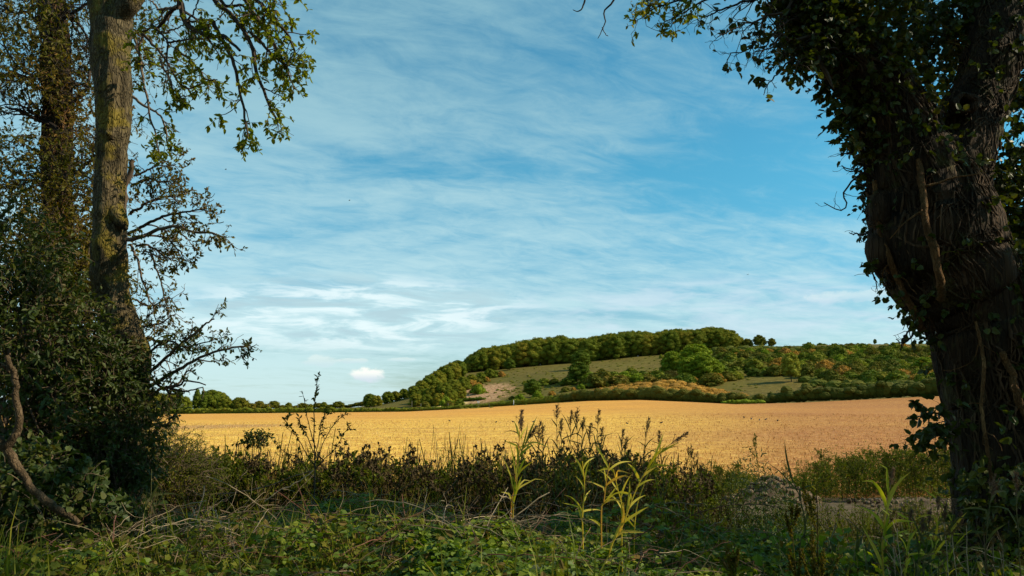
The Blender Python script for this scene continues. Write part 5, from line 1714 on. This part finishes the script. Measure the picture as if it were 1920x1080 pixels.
# long grass in the ditch and under the right-hand tree
g = Geo()
n_ = 5200
x_, y_ = scatter_uy(n_, 4.0, 12.0, .12, .80)
P0 = np.stack([x_, y_, tz(x_, y_) - .02], -1)
leaves(g, P0, np.stack([rng.normal(0, .35, n_), rng.normal(0, .35, n_), np.ones(n_)], -1), rng.normal(size=(n_, 3)) * (1, 1, .2), rng.uniform(.5, 1.0, n_) * np.interp(y_, [4, 8, 12], [.9, .9, .7]), 'blade')
tag(build(g, 'ditch_grass', M['reed_dark']), 'long dark grass in the shaded ditch under the ivy-clad tree', 'grass', kind='stuff')
g = Geo()
n_ = 14000
x_, y_ = scatter_uy(n_, 4.3, 9.5, .10, .80)
h_ = rng.uniform(0, 1, n_) * np.interp(y_, [4.3, 7, 9.5], [.75, .75, .6]) + .05
P0 = np.stack([x_, y_, tz(x_, y_) + h_], -1)
P0 = P0[fbm(P0 * 1.6, 2, 5) > -.15]
k = len(P0)
leaves(g, P0, rng.normal(size=(k, 3)) + (0, 0, .3), rng.normal(size=(k, 3)) + (0, -.3, .8), rng.uniform(.035, .075, k), 'lobed')
tag(build(g, 'nettle_leaves', M['leaf_bramble']), 'green nettle-like leaves in the shaded bottom right', 'ground cover', kind='stuff')

# leafy growth on the far side of the ditch and on its near lip, right
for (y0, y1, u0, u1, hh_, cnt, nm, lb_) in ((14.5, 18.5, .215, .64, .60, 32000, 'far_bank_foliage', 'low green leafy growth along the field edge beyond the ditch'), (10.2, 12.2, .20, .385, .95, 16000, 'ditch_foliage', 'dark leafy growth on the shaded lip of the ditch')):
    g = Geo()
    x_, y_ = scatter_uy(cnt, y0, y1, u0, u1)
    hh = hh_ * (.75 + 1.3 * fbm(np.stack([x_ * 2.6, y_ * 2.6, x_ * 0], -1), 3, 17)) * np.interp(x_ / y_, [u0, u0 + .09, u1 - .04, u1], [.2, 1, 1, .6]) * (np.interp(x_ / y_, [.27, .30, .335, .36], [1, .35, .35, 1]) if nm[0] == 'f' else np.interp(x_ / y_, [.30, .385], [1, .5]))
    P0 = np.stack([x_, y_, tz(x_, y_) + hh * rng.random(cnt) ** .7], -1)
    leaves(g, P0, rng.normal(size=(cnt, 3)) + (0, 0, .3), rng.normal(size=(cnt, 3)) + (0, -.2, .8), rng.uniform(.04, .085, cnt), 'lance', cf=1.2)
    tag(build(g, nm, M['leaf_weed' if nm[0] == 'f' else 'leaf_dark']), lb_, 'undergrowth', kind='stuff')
# bare bank and rubble beyond the ditch, right
gx = np.linspace(5.5, 9.2, 90); gy = np.linspace(12.3, 14.6, 50)
X2, Y2 = np.meshgrid(gx, gy)
e_ = np.minimum(np.minimum((X2 - 5.5) / .8, (9.2 - X2) / .8), np.minimum((Y2 - 12.3) / .5, (14.6 - Y2) / .5)).clip(0, 1)
Z2 = tz(X2, Y2) - .06 + e_ * (.10 + .10 * fbm(np.stack([X2 * 2.2, Y2 * 2.2, X2 * 0], -1), 4, 3) + .05 * np.abs(fbm(np.stack([X2 * 7, Y2 * 7, X2 * 0], -1), 3, 6)))
i, j = np.meshgrid(np.arange(49), np.arange(89), indexing='ij')
a_ = i * 90 + j
g = Geo().add(np.stack([X2, Y2, Z2], -1).reshape(-1, 3), np.stack([a_, a_ + 1, a_ + 91, a_ + 90], -1).reshape(-1, 4), .5)
tag(build(g, 'bank', M['earth'], smooth=True), 'bare chalky earth bank beyond the ditch', kind='structure')
V0, F0 = ico()
g = Geo()
for _ in range(420):
    xx, yy = rng.uniform(5.8, 9.0), rng.uniform(12.5, 14.4)
    r_ = rng.uniform(.012, .05)
    V = V0 * (1 + .35 * fbm(V0 * 2 + xx * 9, 2, 1))[:, None] * r_ * rng.uniform(.6, 1.2, 3) + (xx, yy, tzs(xx, yy) + .06)
    g.add(V, F0, rng.random())
tag(build(g, 'pebbles', M['earth']), 'pale stones and clods strewn on the bare bank', 'stones', kind='stuff')
hp = atz(1448, 14.5, .45)
root = thing('rubble_heap', 'low heap of pale chalky rubble at the near edge of the stubble field', 'rubble heap', (hp[0], hp[1], tzs(hp[0], hp[1])))
g = Geo()
a2 = np.linspace(0, 2 * math.pi, 41)[:-1]; r2 = np.linspace(0.02, 1, 22)
A2, R2_ = np.meshgrid(a2, r2)
xx = np.cos(A2) * R2_ * .95; yy = np.sin(A2) * R2_ * .55
zz_ = .46 * np.exp(-(R2_ * 1.5) ** 2) - .06 + .10 * (1 - R2_) * fbm(np.stack([xx * 6, yy * 6, xx * 0], -1), 4, 2)
i, j = np.meshgrid(np.arange(21), np.arange(40), indexing='ij')
g.add(np.stack([xx, yy, zz_], -1).reshape(-1, 3), np.stack([i * 40 + j, (i * 40 + (j + 1) % 40), (i + 1) * 40 + (j + 1) % 40, (i + 1) * 40 + j], -1).reshape(-1, 4), .5)
build(g, 'soil', M['earth'], root, smooth=True)
g = Geo()
for _ in range(170):
    a_, r_ = rng.uniform(0, 6.28), rng.random() ** .6 * .95
    x0, y0 = math.cos(a_) * r_ * .95, math.sin(a_) * r_ * .55
    g.add(V0 * (1 + .35 * fbm(V0 * 2 + x0 * 9, 2, 1))[:, None] * rng.uniform(.02, .055) * rng.uniform(.6, 1.2, 3) + (x0, y0, .46 * math.exp(-(r_ * 1.5) ** 2) - .03), F0, .5 + .5 * rng.random())
tag(build(g, 'stones', M['earth'], root), kind='stuff')

# stubble straws standing in the near part of the field
g = Geo()
n_ = 130000
y_ = 15.6 * (95 / 15.6) ** (rng.random(n_) ** 1.15)
x_ = rng.uniform(-.72, .72, n_) * y_
row = np.round((y_ - .12 * x_) / .26) * .26 + .12 * x_ + rng.normal(0, .035, n_)
y_ = np.where(rng.random(n_) < .6, row, y_)
P0 = np.stack([x_, y_, tz(x_, y_) - .01], -1)
lay = (rng.random(n_) < .7)[:, None]
D_ = np.where(lay, rng.normal(size=(n_, 3)) * (1, 1, .08), rng.normal(size=(n_, 3)) * (.35, .35, 0) + (0, 0, 1))
T_, F_ = tmpl('stalk')
leaves(g, P0, D_, rng.normal(size=(n_, 3)) * (1, 1, .3) + (0, -.6, 0), rng.uniform(.05, .11, n_) * np.interp(y_, [15, 60, 95], [1, 1.5, 1.9]), 'lance')
tag(build(g, 'stubble', M['straw']), 'cut straw stubble and chaff over the near part of the field', 'stubble', kind='stuff')

# tall brown seed-headed weeds standing along the bank
def weed_proto(seed, H, heads, mat_leaf='leaf_weed', mat_head='seed', hl=.022, nleaf=16, dens=5, bushy=.3, lsz=.05, name='weed_plant'):
    root = thing(name, 'x', 'weed')
    P_ = path([(0, 0, -.1), (rng.normal(0, .03), rng.normal(0, .03), H * .5), (rng.normal(0, .06), rng.normal(0, .06), H * .93)], 14, .004, seed)
    rad = np.linspace(.007, .003, 14)
    wd = Geo(); tubes(wd, P_, rad, 5)
    C_, R_ = children(P_, rad, heads, bushy, (.3, .75), 7, .45, 1, .12, up=.25, rmin=.0018)
    tubes(wd, C_, R_, 4)
    C2, R2 = children(C_, R_, 4, bushy * .3, (.3, .9), 5, .5, 1, .15, up=.15, rmin=.0014)
    tubes(wd, C2, R2, 3)
    build(wd, 'stem', M['dry_weed'], root)
    if mat_head == 'seed':
        for q in range(len(C_)):
            hd = Geo(); leaf_on(hd, C2[q * 4:q * 4 + 4], dens, hl, 'round', .5, 0)
            build(hd, 'seed_head', M[mat_head], root)
    else:
        hd = Geo(); leaf_on(hd, C2, dens, hl, 'round', .6, 0)
        build(hd, 'upper_foliage', M[mat_head], root)
    lf = Geo(); leaf_on(lf, P_, nleaf, lsz, 'lance', .1, .1); leaf_on(lf, C_, 4, lsz * .7, 'lance', .0, .1)
    build(lf, 'foliage', M[mat_leaf], root)
    root['_used'] = 0
    return root


WD = [weed_proto(s, 1.0, 9, bushy=.26 + .05 * (s % 3)) for s in range(5)]
WG = [weed_proto(s + 9, 1.0, 12, 'leaf_weed', 'leaf_weed', .022, 46, 7, .34, .055, 'leafy_plant') for s in range(4)]
for k in range(250):
    px = rng.uniform(395, 1345); Yd = rng.uniform(8.6, 11.6)
    top = np.interp(px, [395, 470, 560, 700, 850, 960, 1100, 1230, 1345], [832, 836, 836, 840, 842, 838, 838, 848, 858]) + rng.normal(6, 10)
    top += 16 * math.sin(px * .021) * math.sin(px * .0057 + 1)
    g0 = ground_at(px, Yd)
    h = max(.6, at(px, top, Yd)[2] - g0[2]) / 1.13
    if rng.random() < .3:
        place(pick(WG), g0, rng.uniform(0, 6.28), (h * .9, h * .9, h * .96), 'green leafy weed mixed into the brown weeds of the tall bank', 'green leafy weeds in the bank')
        continue
    place(pick(WD), g0, rng.uniform(0, 6.28), (h * .85, h * .85, h), 'brown seed-headed weed in the tall bank between the brambles and the field', 'seed-headed weeds of the bank')
for k in range(60):
    px = rng.uniform(235, 470); Yd = rng.uniform(8.2, 11)
    top = np.interp(px, [235, 300, 380, 470], [822, 836, 838, 846]) + rng.normal(10, 10)
    g0 = ground_at(px, Yd)
    h = max(.6, at(px, top, Yd)[2] - g0[2]) / 1.13
    place(pick(WG), g0, rng.uniform(0, 6.28), (h * .9, h * .9, h), 'green leafy weed at the left end of the bank below the lichened tree', 'green leafy weeds at the left of the bank')
for k in range(200):
    px = rng.uniform(1310, 1800); Yd = rng.uniform(14.6, 17.2)
    if abs(px - 1448) < 60 and Yd < 17:
        continue
    top = np.interp(px, [1310, 1400, 1470, 1560, 1660, 1800], [872, 870, 866, 852, 842, 838]) + rng.normal(6, 13)
    g0 = ground_at(px, Yd)
    h = max(.35, at(px, top, Yd)[2] - g0[2]) / 1.2
    place(pick(WG), g0, rng.uniform(0, 6.28), (h * 1.15, h * 1.15, h), 'green leafy weed on the far side of the ditch beside the field', 'green leafy weeds beyond the ditch')
for (px, top, Yd, lab) in [(1425, 820, 14.5, 'lone thin weed standing taller than the rest beside the rubble heap'), (1305, 832, 11, 'dark bunched seed-head weed standing above its neighbours right of the reeds')]:
    g0 = ground_at(px, Yd)
    h = (at(px, top, Yd)[2] - g0[2]) / 1.05
    place(pick(WG if px > 1400 else WD), g0, 1, (h * .45, h * .45, h), lab)


# reeds
def reed(label, pts, nblade, bl, mat, r_=.006, plume=0.0, plen=.22, group=None, name='reed', bw=1.0, t0=.15, spread=.55, pm='plume'):
    Q = pp(pts, 24, .002, int(abs(pts[0][0])))
    b = np.array([Q[0, 0], Q[0, 1], tzs(Q[0, 0], Q[0, 1])])
    if Q[0, 2] > b[2] + .02:
        Q = np.vstack([b[None] + (0, 0, -.02), Q]); Q = path(Q[[0, 1, 8, 16, 24]], 26)
    root = thing(name, label, 'reed', b, 0, group)
    st = Geo(); tubes(st, Q, np.linspace(r_, r_ * .5, len(Q)), 6)
    build(st, 'stem', M[mat], root, b, True)
    lf = Geo()
    n = len(Q)
    for k in range(nblade):
        t_ = t0 + (1 - t0) * (k + rng.uniform(.2, .8)) / nblade
        i = min(n - 2, int(t_ * (n - 1)))
        p0 = Q[i]
        T = unit(Q[i + 1] - Q[i])
        side = 1 if k % 2 else -1
        a = side * rng.uniform(.12, spread + .15)
        d = unit(T * math.cos(a) + np.array([math.sin(a) * rng.uniform(.4, 1.1), rng.normal(0, .3), 0]))
        m_ = 9
        L_ = bl * rng.uniform(.45, 1.1)
        W_ = .0068 * bw * rng.uniform(.8, 1.2)
        bend = rng.uniform(.0, .16) * rng.random() * 1.6; kink = rng.integers(3, 8) if rng.random() < .4 else 99
        C = [p0]
        for q in range(1, m_):
            d = unit(d + np.array([side * .03, 0, -bend]) + rng.normal(0, .05, 3) + (np.array([side * .8, 0, -.5]) if q == kink else 0))
            C.append(C[-1] + d * L_ / (m_ - 1))
        C = np.array(C)
        wv = W_ * np.interp(np.linspace(0, 1, m_), [0, .25, .6, 1], [.55, 1, .8, .04])
        up_ = unit(np.array([rng.normal(0, .3), -1, rng.normal(.3, .2)]))
        Bv = unit(np.cross(unit(np.gradient(C, axis=0)), up_))
        V = np.empty((m_ * 3, 3)); V[0::3] = C - Bv * wv[:, None]; V[1::3] = C - up_ * wv[:, None] * .35; V[2::3] = C + Bv * wv[:, None]
        F = []
        for q in range(m_ - 1):
            F += [[3 * q, 3 * q + 3, 3 * q + 4, 3 * q + 1], [3 * q + 1, 3 * q + 4, 3 * q + 5, 3 * q + 2]]
        lf = Geo().add(V, F, rng.random())
        build(lf, 'blade', M[mat], root, b, True)
    if plume:
        pg = Geo()
        T = unit(Q[-1] - Q[-3])
        ax = path([Q[-1], Q[-1] + T * plen * .5, Q[-1] + T * plen + np.array([plen * .12 * plume, 0, 0])], 10)
        C_, R_ = children(ax, np.full(10, .002), 34, plen * .42, (.2, .55), 5, 0, .95, .08, grav=.12, rmin=.0009, taper=.7)
        tubes(pg, ax, np.linspace(.0022, .001, 10), 4)
        tubes(pg, C_, R_, 3)
        leaf_on(pg, C_, 7, .014, 'lance', .1, .1, spread=.5)
        build(pg, 'plume', M[pm], root, b)
    return root


reed('tall golden reed leaning right with broad dry leaves, rightmost of the sunlit reeds', [(1140, 1060, 5.2), (1160, 1000, 5.2), (1182, 940, 5.2), (1205, 890, 5.2), (1228, 858, 5.2)], 13, .24, 'reed_gold', .006, bw=1.2, t0=.35)
reed('golden-green reed with narrow leaves in the middle of the sunlit reeds', [(1128, 980, 5.3), (1132, 940, 5.3), (1138, 900, 5.3), (1143, 868, 5.3)], 9, .22, 'reed_gold', .005, t0=.2)
reed('slim yellow-green reed left of the middle of the sunlit reeds', [(1094, 1030, 5.3), (1094, 960, 5.3), (1096, 910, 5.3), (1092, 865, 5.3)], 8, .2, 'reed_gold', .005, t0=.35)
reed('bright green reed leafy from the base, leftmost of the sunlit reeds', [(962, 985, 5.2), (965, 930, 5.2), (970, 880, 5.2), (980, 845, 5.2), (990, 825, 5.2)], 13, .22, 'reed_green', .005, plume=.3, plen=.10, t0=.1, spread=.25)
reed('second bright green reed standing against the leftmost one', [(958, 975, 5.5), (964, 930, 5.5), (968, 880, 5.5), (972, 840, 5.5), (975, 805, 5.5)], 11, .24, 'reed_gold', .005, plume=.1, plen=.12, t0=.15, spread=.3)
reed('short broad-leaved golden reed between the two tallest sunlit ones', [(1165, 1000, 5.4), (1170, 960, 5.4), (1160, 915, 5.4), (1150, 880, 5.4)], 7, .2, 'reed_gold', .005, t0=.3)
for k, (x0, x1, top, lab) in enumerate([(1048, 1044, 788, 0), (1062, 1070, 800, 0), (1085, 1082, 796, 0), (1076, 1092, 812, 0), (1118, 1121, 800, 0), (1110, 1106, 825, 0), (1168, 1166, 836, 0), (1195, 1212, 815, 0), (1000, 1010, 822, 0), (1022, 1018, 830, 0), (1135, 1128, 832, 0), (1056, 1052, 815, 0), (985, 978, 812, 0), (1250, 1238, 838, 0), (1160, 1172, 850, 0)]):
    reed('dark feathery-topped reed in the cluster standing over the field right of the middle', [(x0, 1000, 6.8), ((x0 + x1) / 2, 900, 6.8), (x1, top, 6.8)], 11, .20, 'reed_dark', .004, plume=.5, plen=.13, group='dark reeds standing over the field', bw=.7, t0=.45, spread=.35)
reed('bent reed with a soft plume drooping to the right above the weeds', [(1190, 1000, 5.6), (1205, 920, 5.6), (1222, 870, 5.6), (1240, 845, 5.6), (1258, 832, 5.6)], 2, .2, 'reed_gold', .004, plume=1.0, plen=.13)
reed('green reed with broad blades standing alone in front of the bare bank', [(1655, 1060, 5.0), (1659, 1000, 5.0), (1662, 950, 5.0), (1668, 915, 5.0)], 9, .32, 'reed_green', .006, plume=.1, plen=.12, bw=1.4, t0=.2, spread=.6)
reed('leaning green reed in the shade left of the lone broad-bladed one', [(1500, 1040, 5.6), (1510, 990, 5.6), (1500, 930, 5.6), (1480, 890, 5.6)], 8, .30, 'reed_dark', .005, bw=.9, t0=.2, spread=.5)
reed('tall brown plumed grass in front of the ivy-clad trunk', [(1852, 1070, 4.9), (1852, 1010, 4.9), (1853, 960, 4.9), (1858, 935, 4.9)], 4, .25, 'reed_dark', .004, plume=.3, plen=.14, t0=.1)
reed('thin plumed grass at the right edge of the picture', [(1912, 1060, 4.8), (1908, 980, 4.8), (1906, 930, 4.8)], 4, .25, 'reed_dark', .004, plume=-.2, plen=.13, t0=.1)
for k, (px, top) in enumerate([(1735, 985), (1752, 960), (1765, 975), (1780, 965), (1722, 1000), (1700, 985), (1792, 990)]):
    reed('short green plumed grass in the clump left of the ivy-clad trunk', [(px - 5, 1080, 5.2), (px, (1080 + top) / 2, 5.2), (px + 6, top, 5.2)], 7, .28, 'reed_green' if k % 2 else 'reed_dark', .003, plume=.3, plen=.09, group='short plumed grasses by the ivy-clad trunk', t0=.1)
for k, (px, top) in enumerate([(280, 880), (268, 930), (292, 925), (275, 960)]):
    reed('dark green broad-bladed grass rising from the brambles at the lower left', [(px + 4, 1050, 5.4), (px, 980, 5.4), (px + 4, top, 5.4)], 4, .26, 'reed_dark', .004, group='broad-bladed grasses at the lower left', t0=.1, bw=1.3, spread=.3)


# spired weeds with golden seed beads, bottom right
def spired(label, px, top, Yd, k, wid, mat='reed_gold', seedm='leaf_olive'):
    b = ground_at(px, Yd)
    tp = at(px - 4, top, Yd)
    root = thing('spired_plant', label, 'weed', b)
    wd, sd, lf = Geo(), Geo(), Geo()
    Q = path([b, b * .5 + tp * .5 + (.02, 0, 0), tp], 20, .003, k)
    rad = np.linspace(.007, .002, 20)
    tubes(wd, Q, rad, 6)
    C_, R_ = children(Q, rad, 20, wid, (.35, .6), 9, .4, .95, .07, up=.16, rmin=.0018, bias=None, taper=.55)
    tubes(wd, C_, R_, 4)
    C2, R2 = children(C_, R_, 5, wid * .22, (.3, .5), 4, .3, 1, .08, up=.2, rmin=.0012)
    tubes(wd, C2, R2, 3)
    leaf_on(sd, C_, 46, .013, 'round', .2, 0, spread=1.2, clump=.1)
    leaf_on(sd, C2, 14, .011, 'round', .1, 0, spread=1.2, clump=.1)
    leaf_on(lf, Q, 26, .06, 'lance', .15, .2)
    build(wd, 'stem', M['dry_weed'], root, b)
    build(sd, 'seed_spike', M[seedm], root, b)
    build(lf, 'foliage', M['leaf_weed'], root, b)


spired('tall bushy weed with golden beaded seed spires, at the bottom right', 1535, 908, 4.7, 1, .34)
spired('shorter beaded weed standing left of the tall bushy one', 1488, 950, 4.8, 2, .22)
spired('slight beaded weed between the reeds and the bushy spired weed', 1385, 1030, 4.7, 3, .2)


def thistle(label, px, top, Yd, k, group=None):
    b = ground_at(px, Yd)
    tp = at(px, top, Yd)
    root = thing('dry_flower', label, 'dead flower', b, 0, group)
    wd, hd = Geo(), Geo()
    Q = path([b, b * .5 + tp * .5 + (.03, 0, 0), tp], 16, .003, k)
    rad = np.linspace(.004, .002, 16)
    tubes(wd, Q, rad, 5)
    C_, R_ = children(Q, rad, 9, .16, (.35, .8), 6, .6, .98, .15, up=.1, rmin=.0014)
    tubes(wd, C_, R_, 4)
    ends = np.vstack([C_[:, -1], Q[-1:]])
    for e_ in ends:
        v = unit(rng.normal(size=(22, 3)) + (0, 0, .3))
        leaves(hd, np.repeat(e_[None], 22, 0), v, rng.normal(size=(22, 3)), rng.uniform(.014, .022, 22), 'lance')
    build(wd, 'stem', M['dead'], root, b)
    build(hd, 'flower_head', M['dry_weed'], root, b)


for k, (px, top) in enumerate([(1682, 985), (1676, 1000), (1770, 978), (1785, 1000), (1845, 1000), (1862, 1012), (1812, 985), (1880, 1015)]):
    thistle('withered brown flower cluster on a dry stalk at the bottom right', px, top, 4.8 + .1 * (k % 3), k, 'withered brown flowers at the bottom right')
# a few wispy grasses standing over the field, left of the reeds
for k, (x0, x1, top) in enumerate([(800, 813, 800), (820, 812, 797), (852, 862, 798), (858, 864, 806), (838, 836, 815), (868, 870, 812)]):
    reed('thin bare grass stalk standing over the field left of the reeds', [(x0, 900, 9.5), ((x0 + x1) / 2, 850, 9.5), (x1, top, 9.5)], 1, .12, 'reed_dark', .0035, group='thin grass stalks over the field', bw=.6)
for o in list(COL.objects):
    if '_used' in o:
        del o['_used']
